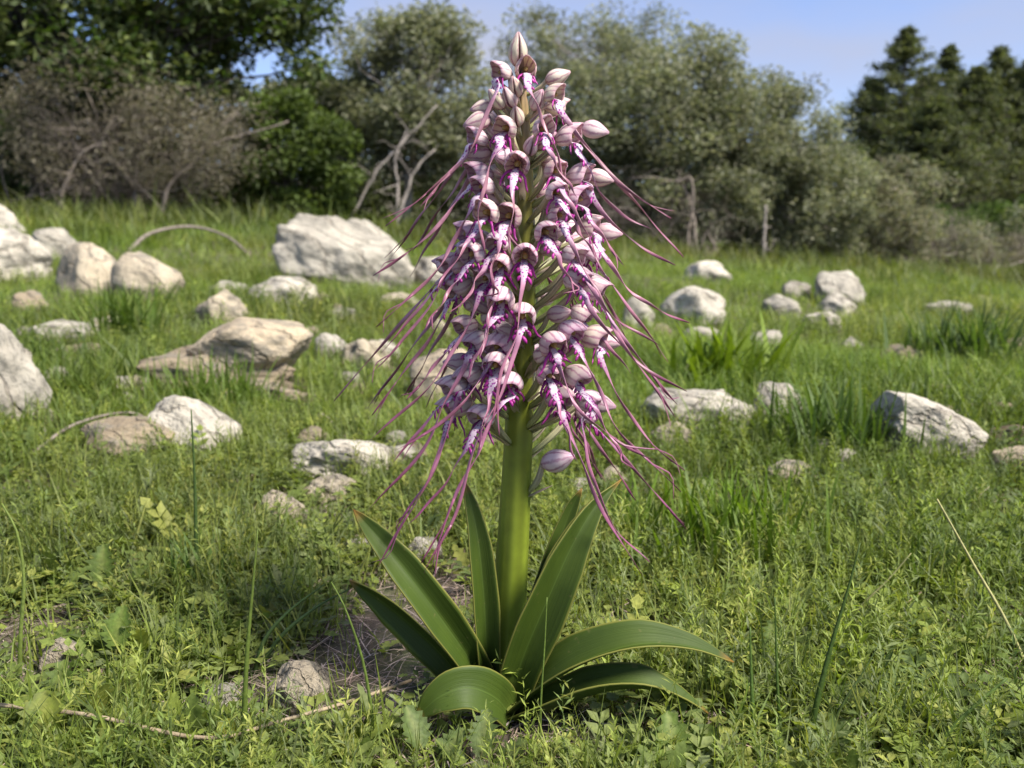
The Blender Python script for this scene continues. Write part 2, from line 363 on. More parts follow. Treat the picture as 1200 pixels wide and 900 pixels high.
# ------------------------------------------------------------------ ground sheet
def axis_pts(far, n, near):
    t = np.linspace(-1, 1, n); return np.sign(t) * (near * np.abs(t) + (far - near) * np.abs(t) ** 6)
gx = axis_pts(900, 161, 9.0); gy = np.concatenate([-axis_pts(900, 61, 9.0)[30:][::-1][:-1] * .2, np.linspace(0, 16, 150), 16 + 6 * np.linspace(.02, 1, 30), 22 + (np.linspace(.02, 1, 40) ** 3) * 1500])
X, Y_ = np.meshgrid(gx, gy); Z = terrain(X, Y_)
V = np.stack([X, Y_, Z], -1).reshape(-1, 3); w_ = len(gx)
ii = (np.arange(len(gy) - 1)[:, None] * w_ + np.arange(w_ - 1)[None]).ravel()
tag(mk('ground', V, np.stack([ii, ii + 1, ii + w_ + 1, ii + w_], 1), M_SOIL), kind='structure')

# ------------------------------------------------------------------ rocks
def icosphere(sub):
    import bmesh
    bm = bmesh.new(); bmesh.ops.create_icosphere(bm, subdivisions=sub, radius=1.0)
    V = np.array([v.co[:] for v in bm.verts]); F = np.array([[v.index for v in f.verts] for f in bm.faces]); bm.free(); return V, F
ICO = {s: icosphere(s) for s in (3, 4, 5)}
ROCKS = []      # footprint (x, y, rx, ry) for keeping plants off
PALE, CREAM, WARM, GREY, TAN, BROWN = (.50, .46, .385), (.46, .395, .295), (.48, .395, .28), (.40, .37, .31), (.32, .26, .18), (.20, .15, .10)
def fbm(p, sc, seed, octv=3):
    v = 0; a = 1; q = Vector(p) * sc + Vector((seed * 7.3, seed * 3.1, seed * 5.7))
    for _ in range(octv): v += a * mnoise.noise(q); q = q * 2.1; a *= .5
    return v
def rock(box, label, tint=PALE, seed=1, cuts=7, depth=.75, sharp=.35, lump=.16, base_y=None, sub=None, tilt=0.0, peak=0.0, lift=True, yaw=0.0, sink=.28, name='limestone_rock', group='limestone rocks in the grass'):
    x0, y0, x1, y1 = box; cx = .5 * (x0 + x1)
    g = hit(cx, base_y if base_y else y1 - .06 * (y1 - y0))
    w = (x1 - x0) / FPX * g.y; hh = (y1 - y0) / FPX * g.y
    d = w * depth; Yc = g.y + .35 * d
    top = P(cx, y0, Yc).z; bot = P(cx, y1, g.y).z if base_y else float(terrain(g.x, Yc))
    H = max(top - bot, .2 * hh); c0 = P(cx, y1, Yc); cxw = c0.x
    r = random.Random(seed * 131 + 5)
    sub = sub or (5 if y1 > 740 or w * FPX / g.y > 120 else 4 if (x1 - x0) > 34 else 3)
    V, F = ICO[sub]; V = V.copy()
    for q in range(cuts):
        n = np.array([r.gauss(0, 1), r.gauss(0, 1), r.gauss(.2, .7)]); n /= np.linalg.norm(n)
        dd = r.uniform(.58, .86); e = V @ n - dd; V -= np.where(e > 0, e * (.55 + sharp), 0)[:, None] * n
    lim = .98 * np.abs(V).max(axis=0); V /= lim
    disp = np.array([fbm(v, 1.6, seed, 4) for v in V]) * lump + np.array([fbm(v, 6.5, seed + 3, 3) for v in V]) * .035
    N_ = V / (np.linalg.norm(V, axis=1, keepdims=True) + 1e-9); V = V + N_ * disp[:, None]
    V /= np.abs(V).max(axis=0)
    S = V.copy() * max(.6, min(w, .5) * 2.0)
    if peak: V[:, 0] += peak * np.clip(V[:, 2], 0, 1) ** 1.0; V[:, 0] = V[:, 0] / np.abs(V[:, 0]).max()
    if tilt: V[:, 2] += tilt * V[:, 0]; V[:, 2] /= np.abs(V[:, 2]).max()
    hz = H / (2 * (1 - sink)) ; V = V * np.array([w / 2, d / 2, hz * 1.0]); V[:, 2] += hz * (1 - 2 * sink)
    if yaw:
        cs, sn = math.cos(yaw), math.sin(yaw); V[:, :2] = V[:, :2] @ np.array([[cs, sn], [-sn, cs]])
    o = mk(name, V, F, M_ROCK, None, None, S); o.location = (cxw, Yc, bot); o.color = (*tint, 1)
    tag(o, label, 'rock', group)
    ROCKS.append((cxw, Yc, w / 2, d / 2)); return o

RK = [
 ((-30, 238, 30, 278), 'small pale rounded rock on top of the slope under the dark tree', dict(tint=PALE, seed=1)),
 ((-60, 262, 68, 335), 'broad cream white boulder below the small rounded rock on the slope', dict(tint=PALE, seed=2, depth=.8, tilt=-.3)),
 ((30, 264, 92, 308), 'grey rounded rock tucked behind the broad cream boulder', dict(tint=GREY, seed=3)),
 ((64, 279, 152, 352), 'tall humped cream half of the twin lobed boulder', dict(tint=CREAM, seed=4, lump=.12)),
 ((132, 294, 221, 360), 'lower sloping cream half of the twin lobed boulder', dict(tint=CREAM, seed=5, tilt=-.25, lump=.12)),
 ((322, 249, 492, 345), 'large grey mottled boulder sloping down towards the orchid', dict(tint=GREY, seed=6, depth=.6, cuts=9, sharp=.42, tilt=-.35)),
 ((392, 249, 472, 310), 'pale sloping rock directly behind the large grey boulder', dict(tint=GREY, seed=7, tilt=-.3, base_y=312)),
 ((288, 322, 376, 366), 'flat topped white rock in front of the large grey boulder', dict(tint=PALE, seed=8, cuts=10)),
 ((224, 339, 294, 384), 'pointed cream rock standing behind the warm stacked slab', dict(tint=CREAM, seed=9)),
 ((238, 327, 292, 348), 'thin low pale rock lying beside the flat topped white rock', dict(tint=GREY, seed=10)),
 ((160, 402, 352, 468), 'long grey brown slab lying under the warm cream slab', dict(tint=TAN, seed=12, cuts=10, depth=.5, sharp=.42)),
 ((-70, 374, 70, 512), 'big grey lichen spotted boulder with a steep side', dict(tint=GREY, seed=13, cuts=10, depth=.7, sharp=.4)),
 ((34, 374, 122, 410), 'half buried grey rock behind the lichen spotted boulder', dict(tint=GREY, seed=14)),
 ((64, 399, 132, 430), 'low tan rock below the half buried grey one', dict(tint=TAN, seed=15)),
 ((50, 427, 94, 464), 'small pale rock touching the lichen spotted boulder', dict(tint=PALE, seed=16)),
 ((180, 464, 285, 540), 'angular white rock with a bright sharp facet', dict(tint=PALE, seed=17, cuts=14, sharp=.44, lump=.06, peak=-.45)),
 ((92, 488, 215, 546), 'low brown earthy rock beside the angular white one', dict(tint=TAN, seed=18, cuts=9, sharp=.4)),
 ((332, 511, 468, 566), 'flat pale rock sunk in the grass beside the hanging orchid tails', dict(tint=PALE, seed=19, cuts=10, sharp=.4, tilt=-.25)),
 ((298, 574, 368, 618), 'crumbling whitish rock patch sunk in front of the flat pale rock', dict(tint=CREAM, seed=20, cuts=12, lump=.3, sink=.4)),
 ((366, 389, 412, 424), 'small white stone beside the warm cream slab', dict(tint=PALE, seed=21)),
 ((398, 396, 458, 434), 'low rubbly pale rock between the cream slab and the orchid', dict(tint=CREAM, seed=22, lump=.28)),
 ((474, 299, 548, 340), 'pale rock showing through the upper left orchid tails', dict(tint=PALE, seed=23)),
 ((478, 408, 575, 478), 'pinkish white rock behind the left side of the flower spike', dict(tint=WARM, seed=24)),
 ((472, 626, 522, 664), 'small white stone behind the tall left orchid leaf', dict(tint=PALE, seed=25, cuts=10)),
 ((398, 628, 442, 652), 'tiny white stone by the tip of the left orchid leaf', dict(tint=PALE, seed=26)),
 ((42, 749, 102, 800), 'fist sized pale capped stone with dark brown sides among toothed herbs', dict(tint=CREAM, seed=27, cuts=9)),
 ((308, 774, 394, 848), 'knobbly brown grey stone on bare soil beside the orchid leaves', dict(tint=CREAM, seed=68, cuts=6, lump=.13, depth=.95, sharp=.25)),
 ((233, 801, 292, 846), 'small greyish stone next to the knobbly brown grey one', dict(tint=GREY, seed=29, cuts=8)),
 ((726, 344, 768, 390), 'upright pale rock just beyond the right orchid tails', dict(tint=PALE, seed=31)),
 ((772, 335, 852, 386), 'rounded grey white boulder right of the upright pale rock', dict(tint=PALE, seed=32)),
 ((798, 305, 857, 334), 'domed pale rock at the foot of the grey green trees', dict(tint=PALE, seed=33)),
 ((942, 314, 1014, 362), 'large domed boulder at the back of the clustered rocks', dict(tint=GREY, seed=34)),
 ((958, 340, 1006, 374), 'white rounded rock in front of the large domed boulder', dict(tint=PALE, seed=35)),
 ((890, 344, 948, 376), 'low sloping grey rock left of the clustered boulders', dict(tint=GREY, seed=36, tilt=-.2)),
 ((914, 329, 952, 354), 'small broken grey rock against the large domed boulder', dict(tint=GREY, seed=37, cuts=10)),
 ((938, 364, 988, 390), 'small pale stone in front of the white rounded rock', dict(tint=PALE, seed=38)),
 ((876, 385, 922, 411), 'low pale stone alone in the grass before the boulder cluster', dict(tint=PALE, seed=39)),
 ((798, 381, 846, 404), 'low white stone in front of the rounded grey white boulder', dict(tint=PALE, seed=40)),
 ((1082, 351, 1142, 372), 'flat grey rock alone in the open grass', dict(tint=GREY, seed=41)),
 ((1026, 403, 1088, 430), 'low tan rock in the open grass below the boulder cluster', dict(tint=TAN, seed=42)),
 ((1078, 446, 1122, 470), 'small tan stone above the black faced white rock', dict(tint=TAN, seed=43)),
 ((738, 454, 888, 512), 'long white whaleback rock right behind the orchid tails', dict(tint=PALE, seed=44, cuts=8, depth=.55)),
 ((878, 447, 948, 508), 'pointed pale rock beside the long whaleback', dict(tint=PALE, seed=45, cuts=12, peak=-.3, sharp=.42)),
 ((1003, 456, 1154, 552), 'sharp white rock with a dark shaded left face', dict(tint=PALE, seed=46, cuts=14, sharp=.44, lump=.08, peak=-.55, depth=.6, sink=.2)),
 ((752, 494, 818, 530), 'low whitish rock in front of the long whaleback', dict(tint=CREAM, seed=47)),
 ((893, 539, 962, 576), 'low pale rock among bright grass blades', dict(tint=CREAM, seed=48)),
 ((1078, 474, 1134, 506), 'tan rock behind the sharp white rock', dict(tint=TAN, seed=49)),
 ((1146, 498, 1225, 532), 'brownish rock beyond the beige one', dict(tint=BROWN, seed=50)),
 ((1154, 514, 1240, 566), 'beige half buried rock right of the sharp white rock', dict(tint=WARM, seed=51)),
 ((1168, 396, 1230, 420), 'low tan rock beside the dark green herb clump', dict(tint=TAN, seed=52)),
 ((698, 545, 738, 576), 'small tan rock hidden behind the right orchid tails', dict(tint=CREAM, seed=53)),
 ((984, 393, 1012, 413), 'tiny grey stone in the open grass below the cluster', dict(tint=GREY, seed=54)),
]
RK += [
 ((430, 398, 470, 424), 'small pale stone right of the low rubbly rock', dict(tint=PALE, seed=71)),
 ((440, 340, 500, 366), 'low pale stone below the large grey boulder', dict(tint=CREAM, seed=72)),
 ((380, 360, 420, 380), 'small grey stone between the flat topped rock and the orchid', dict(tint=GREY, seed=73)),
 ((100, 368, 160, 392), 'half buried cream stone below the twin lobed boulder', dict(tint=CREAM, seed=74)),
 ((10, 340, 62, 372), 'half buried tan stone above the lichen spotted boulder', dict(tint=TAN, seed=75)),
 ((120, 440, 172, 466), 'low grey stone left of the long slab end', dict(tint=GREY, seed=76)),
 ((300, 452, 372, 476), 'thin tan stone in the grass below the stacked slabs', dict(tint=TAN, seed=77)),
 ((352, 556, 430, 590), 'low pale stone in front of the flat pale rock', dict(tint=CREAM, seed=78, lump=.25)),
 ((440, 520, 500, 552), 'small pale stone right of the flat pale rock', dict(tint=PALE, seed=79)),
 ((540, 505, 590, 540), 'tan stone half hidden behind the orchid stem', dict(tint=TAN, seed=80)),
 ((1040, 520, 1090, 548), 'small tan stone at the foot of the sharp white rock', dict(tint=TAN, seed=81)),
 ((1120, 470, 1200, 496), 'long tan stone beyond the sharp white rock', dict(tint=TAN, seed=82)),
 ((660, 560, 700, 585), 'small pale stone between orchid stem and bright grass', dict(tint=PALE, seed=83)),
]
for box, lab, kw in RK: rock(box, lab, **kw)
rs = random.Random(90)
for q in range(34):
    a = rs.choice([(0, 330), (330, 570), (330, 570), (720, 1200)]); px = rs.uniform(*a); py = rs.uniform(345, 560); w_px = rs.uniform(18, 38) * (.6 + py / 900); tn = rs.choice(['pale', 'cream', 'grey', 'tan'])
    rock((px - w_px / 2, py - w_px * rs.uniform(.55, .85), px + w_px / 2, py), 'small ' + tn + ' stone half buried in the meadow grass', tint=dict(pale=PALE, cream=CREAM, grey=GREY, tan=TAN)[tn], seed=200 + q, cuts=8, sub=3, name='small_stone', group='small stones half buried in the meadow')
rock((218, 366, 375, 440), 'warm cream rounded slab stacked on the long grey brown slab', tint=WARM, seed=61, cuts=5, depth=.55, base_y=462, sink=.10, lump=.07, sharp=.25)

# ------------------------------------------------------------------ plant prototypes for the carpet
def diamond(L_, w, bend=.25, up=.15):
    """leaf in +y: 5 points, 4 triangles"""
    v = np.array([(0, 0, 0), (-w, .5 * L_, up * w), (0, .5 * L_, -up * w * .5 + bend * L_ * .25), (w, .5 * L_, up * w), (0, L_, -bend * L_ * .2)])
    return v, [(0, 3, 2), (0, 2, 1), (1, 2, 4), (2, 3, 4)]
def kite(L_, w, bend=.2, up=.2):
    return np.array([(0, 0, 0), (-w, .5 * L_, up * w), (0, L_, -bend * L_ * .2), (w, .5 * L_, up * w)]), [(0, 3, 2), (0, 2, 1)]
def rot_xyz(v, rx=0, ry=0, rz=0):
    return np.asarray(v) @ np.array(Matrix.Rotation(rz, 3, 'Z') @ Matrix.Rotation(ry, 3, 'Y') @ Matrix.Rotation(rx, 3, 'X')).T
def acc(parts):
    V, F, C = [], [], []; n = 0
    for v, f, c in parts:
        V.append(v); F += [[i + n for i in q] for q in f]; C.append(np.broadcast_to(np.asarray(c, float), (len(v), 3))); n += len(v)
    return np.concatenate(V), np.array(F), np.concatenate(C)
rp = random.Random(3)
def pinnate_leaf(L_, w, pairs, r, lift):
    """a feathery leaf in +y that arches; leaflets are kite-shaped"""
    parts = []
    ys = np.linspace(.25, .95, pairs)
    def sp(t): return np.array([0, L_ * t * math.cos(lift * (1 - .5 * t)), L_ * math.sin(lift) * t * (1.25 - .75 * t)])
    for t in ys:
        s = w * math.sin(PI * (.18 + .72 * t)) * r.uniform(.8, 1.15)
        for sg in (-1, 1):
            v, f = kite(s, s * .27, .2, .3)
            v = rot_xyz(v, r.uniform(0, .5), 0, -sg * r.uniform(.7, 1.1)) + sp(t); parts.append((v, f, r.uniform(.8, 1.15)))
    v, f = diamond(w * .8, w * .33); parts.append((v + sp(.95), f, 1.05))
    a, b = sp(0), sp(1); m = sp(.55); e = np.array([w * .035 + .0003, 0, 0])
    parts.append((np.array([a - e, a + e, m + e, m - e, b]), [(0, 1, 2), (0, 2, 3), (3, 2, 4)], (.95, 1.0, .8)))
    return parts
def proto_rosette(r):
    parts = []; k = r.randint(4, 6)
    for q in range(k):
        az = 2 * PI * q / k + r.uniform(-.4, .4)
        for v, f, c in pinnate_leaf(r.uniform(.030, .052), r.uniform(.010, .016), 4, r, r.uniform(.35, 1.15)):
            parts.append((rot_xyz(v, 0, 0, az), f, c))
    return acc(parts)
def proto_sprig(r, lf=None):
    lf = lf or diamond
    parts = []; H = r.uniform(.022, .045); k = r.randint(4, 6); lx, ly = r.uniform(-.3, .3), r.uniform(-.3, .3)
    for q in range(k):
        t = (q + 1) / k; p = np.array([lx * H * t * t, ly * H * t * t, H * t]); az0 = q * 1.57 + r.uniform(-.3, .3); s = r.uniform(.007, .013) * (1.1 - .45 * t)
        for sg in (0, PI):
            v, f = lf(s * 1.15, s * r.uniform(.14, .25), .35, .25)
            parts.append((rot_xyz(v, r.uniform(.1, .7), 0, az0 + sg) + p, f, r.uniform(.8, 1.2) * (0.85 + .25 * t)))
    e = .0005; tp = np.array([lx * H, ly * H, H])
    parts.append((np.array([(-e, 0, -.004), (e, 0, -.004), tp]), [(0, 1, 2)], (.9, 1, .7))); parts.append((np.array([(0, -e, -.004), (0, e, -.004), tp]), [(0, 1, 2)], (.9, 1, .7)))
    return acc(parts)
def blade_strip(H, w, lean, curve, az, segs, r, base=(0, 0, 0)):
    V = []; F = []
    for i in range(segs + 1):
        t = i / segs; x = H * (lean * t + curve * t * t); z = H * (t - .35 * abs(curve) * t * t)
        ww = w * (1 - t) ** .7 if i < segs else 0
        if i < segs: V += [(-ww, x, z), (ww, x, z)]
        else: V.append((0, x, z))
    for i in range(segs - 1): a = 2 * i; F += [(a, a + 1, a + 3), (a, a + 3, a + 2)]
    a = 2 * (segs - 1); F.append((a, a + 1, a + 2))
    return rot_xyz(np.array(V, float), 0, 0, az) + np.array(base), F
def proto_tuft(r, n, H, w, spread, segs, lean=.5):
    parts = []
    for q in range(n):
        v, f = blade_strip(H * r.uniform(.55, 1.1), w * r.uniform(.7, 1.3), r.uniform(.05, lean), r.uniform(-.1, .5), r.uniform(0, 2 * PI), segs, r, (r.gauss(0, spread), r.gauss(0, spread), -.004))
        g = np.ones((len(v), 3)) * r.uniform(.8, 1.15); parts.append((v, f, g))
    return acc(parts)
def proto_feather(r):
    """upright stem with thin leaflets all the way up"""
    parts = []; H = r.uniform(.040, .075); lx, ly = r.uniform(-.25, .25), r.uniform(-.25, .25); n = 24
    for q in range(n):
        t = .12 + .88 * (q + 1) / n; p = np.array([lx * H * t * t, ly * H * t * t, H * t]); s = r.uniform(.009, .017) * (1.15 - .6 * t)
        v, f = kite(s, s * r.uniform(.07, .13), .3, .2); parts.append((rot_xyz(v, r.uniform(.3, 1.1), 0, q * 2.4 + r.uniform(-.3, .3)) + p, f, r.uniform(.8, 1.2) * (.8 + .35 * t)))
    e = .0007; tp = np.array([lx * H, ly * H, H])
    for a in ((e, 0), (0, e)): parts.append((np.array([(-a[0], -a[1], -.004), (a[0], a[1], -.004), tp]), [(0, 1, 2)], (.9, 1, .7)))
    return acc(parts)
def proto_lobed(r):
    """small broad toothed leaves on short stalks"""
    parts = []
    for q in range(r.randint(2, 4)):
        L_ = r.uniform(.020, .044); az = r.uniform(0, 2 * PI); tilt = r.uniform(.2, 1.25); h = r.uniform(.006, .02)
        ed = []; n = 8
        for i in range(n + 1):
            t = i / n; wv_ = L_ * .30 * math.sin(PI * (.1 + .85 * t) ** .9) * (1.0 if i % 2 else .5); ed.append((wv_, t))
        V = []; 
        for wv_, t in ed: zb = -.22 * L_ * t * t; V += [(-wv_, t * L_ + .1 * wv_, zb + .2 * wv_), (0, t * L_ + .001, zb), (wv_, t * L_ + .1 * wv_, zb + .2 * wv_)]
        F = []
        for i in range(n):
            for j in (0, 1): a = 3 * i + j; F += [(a, a + 1, a + 4), (a, a + 4, a + 3)]
        v = rot_xyz(np.array(V), tilt, 0, 0) + np.array([0, .006, h]); v = rot_xyz(v, 0, 0, az); parts.append((v, F, r.uniform(.85, 1.15)))
        e = .0006; b = rot_xyz(np.array([(-e, 0, -.003), (e, 0, -.003), (0, .007, h + .001)]), 0, 0, az); parts.append((b, [(0, 1, 2)], .9))
    return acc(parts)
PR_ROS = [proto_rosette(rp) for _ in range(5)]
PR_SPR = [proto_sprig(rp) for _ in range(7)]
PR_SPM = [proto_sprig(rp, kite) for _ in range(6)]
PR_FEA = [proto_feather(rp) for _ in range(6)]
PR_LOB = [proto_lobed(rp) for _ in range(5)]
PR_TUF = [proto_tuft(rp, 6, .066, .0012, .008, 3, .6) for _ in range(6)]
PR_MID = [proto_tuft(rp, 7, .068, .0018, .022, 2, .8) for _ in range(6)]
PR_FAR = [proto_tuft(rp, 7, .10, .0050, .06, 1, .9) for _ in range(5)]
PR_BRD = [proto_tuft(rp, 8, .10, .0042, .022, 3, .45) for _ in range(4)]

GREENS = np.array([(.125, .18, .036), (.165, .222, .045), (.21, .26, .054), (.115, .165, .045), (.245, .278, .060), (.15, .19, .07), (.185, .245, .04), (.165, .215, .055)])
def rock_free(x, y, k=.95):
    ok = np.ones(len(x), bool)
    for (rx, ry, a, b) in ROCKS: ok &= ((x - rx) / (a * k)) ** 2 + ((y - ry) / (b * k)) ** 2 > 1
    return ok
def patch(x, y):      # 0 bare .. 1 lush, low-frequency pattern plus the bare places seen by the orchid
    v = .62 + .30 * np.sin(x * 7.1 + 2.1 * np.sin(y * 5.3)) * np.sin(y * 8.7 + 1.7 * np.sin(x * 6.1 + 1)) + .14 * np.sin(x * 23 + y * 11) * np.sin(y * 27 - x * 9)
    for (px, py, rx, ry, k) in BARE: v = v - k * np.exp(-((x - px) / rx) ** 2 - ((y - py) / ry) ** 2)
    return np.clip(v, 0, 1)
BARE = []
for (px, py, rx, ry, k) in ((430, 790, .085, .10, .95), (320, 830, .07, .05, .8), (1010, 735, .06, .035, .45), (1120, 740, .05, .03, .35), (250, 840, .05, .04, .6), (380, 600, .09, .10, .4), (470, 700, .06, .10, .6), (10, 760, .04, .05, .6), (72, 812, .04, .035, .6), (560, 875, .06, .035, .4), (690, 862, .08, .03, .5), (780, 850, .05, .03, .35), (860, 780, .05, .03, .3), (800, 858, .05, .025, .5), (640, 900, .12, .03, .25), (1060, 800, .06, .04, .3)):
    p = hit(px, py); BARE.append((p.x, p.y, rx, ry, k))
def sample(n, y0, y1, pw, marg=.22, k=.62):
    """points in the seen wedge of ground, density falling with distance as y**-pw"""
    u = rng.random(n); e = 2 - pw
    y = (y0 ** e + u * (y1 ** e - y0 ** e)) ** (1 / e) if abs(e) > 1e-3 else y0 * (y1 / y0) ** u
    x = rng.uniform(-1, 1, n) * (k * y + marg); return x, y
def carpet(name, protos, n, y0, y1, pw, label, cat, mat, scl=(.7, 1.25), tilt=.25, cols=GREENS, cvar=.18, use=None, grow=0.0, lim=True, rk=.95, thr=None):
    x, y = sample(n, y0, y1, pw); ok = rock_free(x, y, rk) & (np.hypot(x - .0, y - .662) > .022)
    pv = patch(x, y)
    if use is not None: ok &= rng.random(n) < use(x, y, pv)
    x, y, pv = x[ok], y[ok], pv[ok]; m = len(x)
    s = rng.uniform(*scl, m) * (.75 + .4 * pv) * (1 + grow * np.clip(y - y0, 0, 20))
    if lim: s = np.where(y < .60, s * np.clip((y - .30) / .30, .35, 1), s)
    c = cols[rng.integers(0, len(cols), m)] * rng.uniform(1 - cvar, 1 + cvar, (m, 1))
    big = .5 + .5 * np.sin(x * 3.1 + 1.3 * np.sin(y * 2.3)) * np.sin(y * 2.7 + x)
    b2 = .5 + .5 * np.sin(x * 1.7 + 2.0 * np.sin(y * .9 + 1)) * np.sin(y * 1.9 + 1.5 * np.sin(x * 1.3))
    c = c * (0.78 + .36 * big)[:, None] * np.stack([1 + .20 * (b2 - .55), np.ones(m), 1 + .3 * (b2 - .5)], 1)
    s = s * np.where(y > 1.4, .72 + .62 * (1 - big), 1.0)
    V, F, C = scatter(protos, np.stack([x, y, terrain(x, y)], 1), rotm(m, tilt), s, c)
    return tag(mk(name, V, F, mat, None, C, None, True), label, cat, kind='stuff')
lush = lambda x, y, p: np.clip(p * 1.25, 0.04, 1)
dry = lambda x, y, p: np.clip(1.2 - p * 1.0, .25, 1)
carpet('low_herbs', PR_ROS, 4800, .40, 2.2, 1.5, 'low feathery leaved green herbs carpeting the near ground', 'herbs', M_HERB, (.6, 1.45), .3, use=lush)
carpet('chickweed', PR_SPR, 6200, .38, 2.6, 1.6, 'small leaved upright green weeds filling the near ground', 'weeds', M_HERB, (.5, 1.2), .3, use=lush)
carpet('clover', PR_LOB, 2000, .40, 2.2, 1.5, 'small broad toothed leaves scattered among the near herbs', 'herbs', M_HERB, (.45, 1.0), .3, use=lush)
carpet('fine_grass', PR_TUF, 12500, .45, 2.6, 1.3, 'fine short green grass between the near herbs', 'grass', M_GRASS, (.6, 1.25), .3, use=lush)
carpet('feathery_weeds', PR_FEA, 6600, .42, 2.4, 1.4, 'upright feathery green weeds among the near herbs', 'weeds', M_HERB, (.6, 1.35), .28, use=lambda x, y, p: np.clip(p * (.75 + 1.1 * np.clip(x * 3, 0, 1)), .05, 1))
carpet('meadow_grass', PR_MID, 11500, 1.5, 7.5, 1.5, 'short green meadow grass around the rocks', 'grass', M_GRASS, (.6, 1.35), .25, grow=.06)
carpet('meadow_herbs', PR_SPM, 11000, 2.2, 7.0, 1.5, 'leafy green weeds mixed into the meadow around the rocks', 'weeds', M_HERB, (1.1, 2.1), .3, grow=.1)
carpet('far_grass', PR_FAR, 16000, 6.0, 22.0, 1.4, 'pale green grass running up to the trees', 'grass', M_GRASS, (.6, 1.3), .25, grow=.03, rk=.85)
tl_y = lambda x: np.where(x < -.4, 8.3, np.where(x < 1.0, 9.6, 11.0))
carpet('rough_grass', PR_MID, 16000, 6.0, 13.0, .6, 'taller rough grass and weeds along the foot of the trees', 'grass', M_GRASS, (1.8, 4.6), .35, GREENS * np.array([.8, .72, .9]), .25, use=lambda x, y, p: np.exp(-((y - tl_y(x)) / .75) ** 2) * .8, rk=.8)
# dry straw thatch on the bare places
def proto_straw(r):
    L_ = r.uniform(.02, .06); w = r.uniform(.0004, .0009); b = r.uniform(-.3, .3); z = r.uniform(.0, .35)
    V = []; 
    for i in range(4):
        t = i / 3; V += [(-w * (1 - .5 * t), L_ * (t - .5), .003 + z * L_ * t * (1 - t) * 2), (w * (1 - .5 * t) + 0, L_ * (t - .5), .003 + z * L_ * t * (1 - t) * 2)]
        V[-2] = (V[-2][0] + b * L_ * t * t, *V[-2][1:]); V[-1] = (V[-1][0] + b * L_ * t * t, *V[-1][1:])
    return np.array(V), np.array([(0, 1, 3, 2), (2, 3, 5, 4), (4, 5, 7, 6)]), np.ones((8, 3))
PR_STR = [proto_straw(rp) for _ in range(8)]
STRAWS = np.array([(.30, .25, .19), (.22, .175, .13), (.38, .32, .24), (.16, .12, .095), (.27, .235, .20)])
carpet('dry_thatch', PR_STR, 25000, .42, 2.4, 1.6, 'dry brown straw and dead stalks on the bare soil', 'straw', M_STRAW, (.6, 1.3), .22, STRAWS, .3, use=dry, lim=False)

# ------------------------------------------------------------------ the orchid
OY = .662                                        # distance of the stem axis
AX = [(592, 838), (594, 780), (601, 640), (608, 500), (615, 300), (613, 150), (609, 78)]
def stem_px(py):
    ys = [a[1] for a in AX][::-1]; xs = [a[0] for a in AX][::-1]; return float(np.interp(py, ys, xs))
base_g = P(592, 838, OY); base_g.z = float(terrain(base_g.x, OY))
ORC = empty('giant_orchid', base_g, 'tall flowering orchid with a dense pink purple spike, long twisted tails and broad green leaves', 'orchid')
OB = np.array(base_g)
ctrl = [np.array(base_g) + np.array([0, 0, -.012])] + [np.array(P(a, b, OY)) for a, b in AX[1:]]
C = catmull(ctrl, 40); tz = (C[:, 2] - C[0, 2]) / (C[-1, 2] - C[0, 2])
rad = np.interp(tz, [0, .1, .3, .5, .75, .93, 1], [.0150, .0134, .0122, .0104, .0078, .005, .003])
V, F, S = tube(C, rad, 20)
ccol = np.stack([np.interp(S[:, 1], [0, .35, .7, .9, 1], v) for v in ([.105, .16, .19, .23, .25], [.155, .20, .20, .17, .14], [.014, .018, .025, .07, .10])], 1)
mb = MB(); mb.add(V - OB, F, S, ccol)
mb.build('stem', M_STEM, ORC)

def orchid_leaf(pts, wmax, side, fold, wprof=None, name='leaf', n=26, tip_pow=.75, und=.0, thick=.0011):
    """pts: (px, py, Y) from the base to the tip"""
    C = catmull([np.array(P(*p)) for p in pts], n); t = np.linspace(0, 1, n)
    w = wmax * np.interp(t, *(wprof or ([0, .15, .45, .7, .88, .96, 1], [.62, .78, 1, .86, .48, .22, .015])))
    fo = np.interp(t, [0, .5, 1], fold) if hasattr(fold, '__len__') else np.full(n, fold)
    V, F, S = blade_mesh(C, w, side, fo, 5)
    wob = und * np.sin(t * 11 + wmax * 900)[:, None] * np.abs(np.linspace(-1, 1, 11))[None] ** 2
    T = tangents(C); sv = np.asarray(side, float); sv = sv / np.linalg.norm(sv); nb = np.cross(np.tile(sv, (n, 1)), T); nb /= np.linalg.norm(nb, axis=1, keepdims=True)
    V = V + (wob[..., None] * nb[:, None, :]).reshape(-1, 3)
    S[:, 2] = wmax * 1000
    o = mk(name, V - OB, F, M_LEAF, ORC, None, S)
    so = o.modifiers.new('thickness', 'SOLIDIFY'); so.thickness = thick; so.offset = 0
    return o
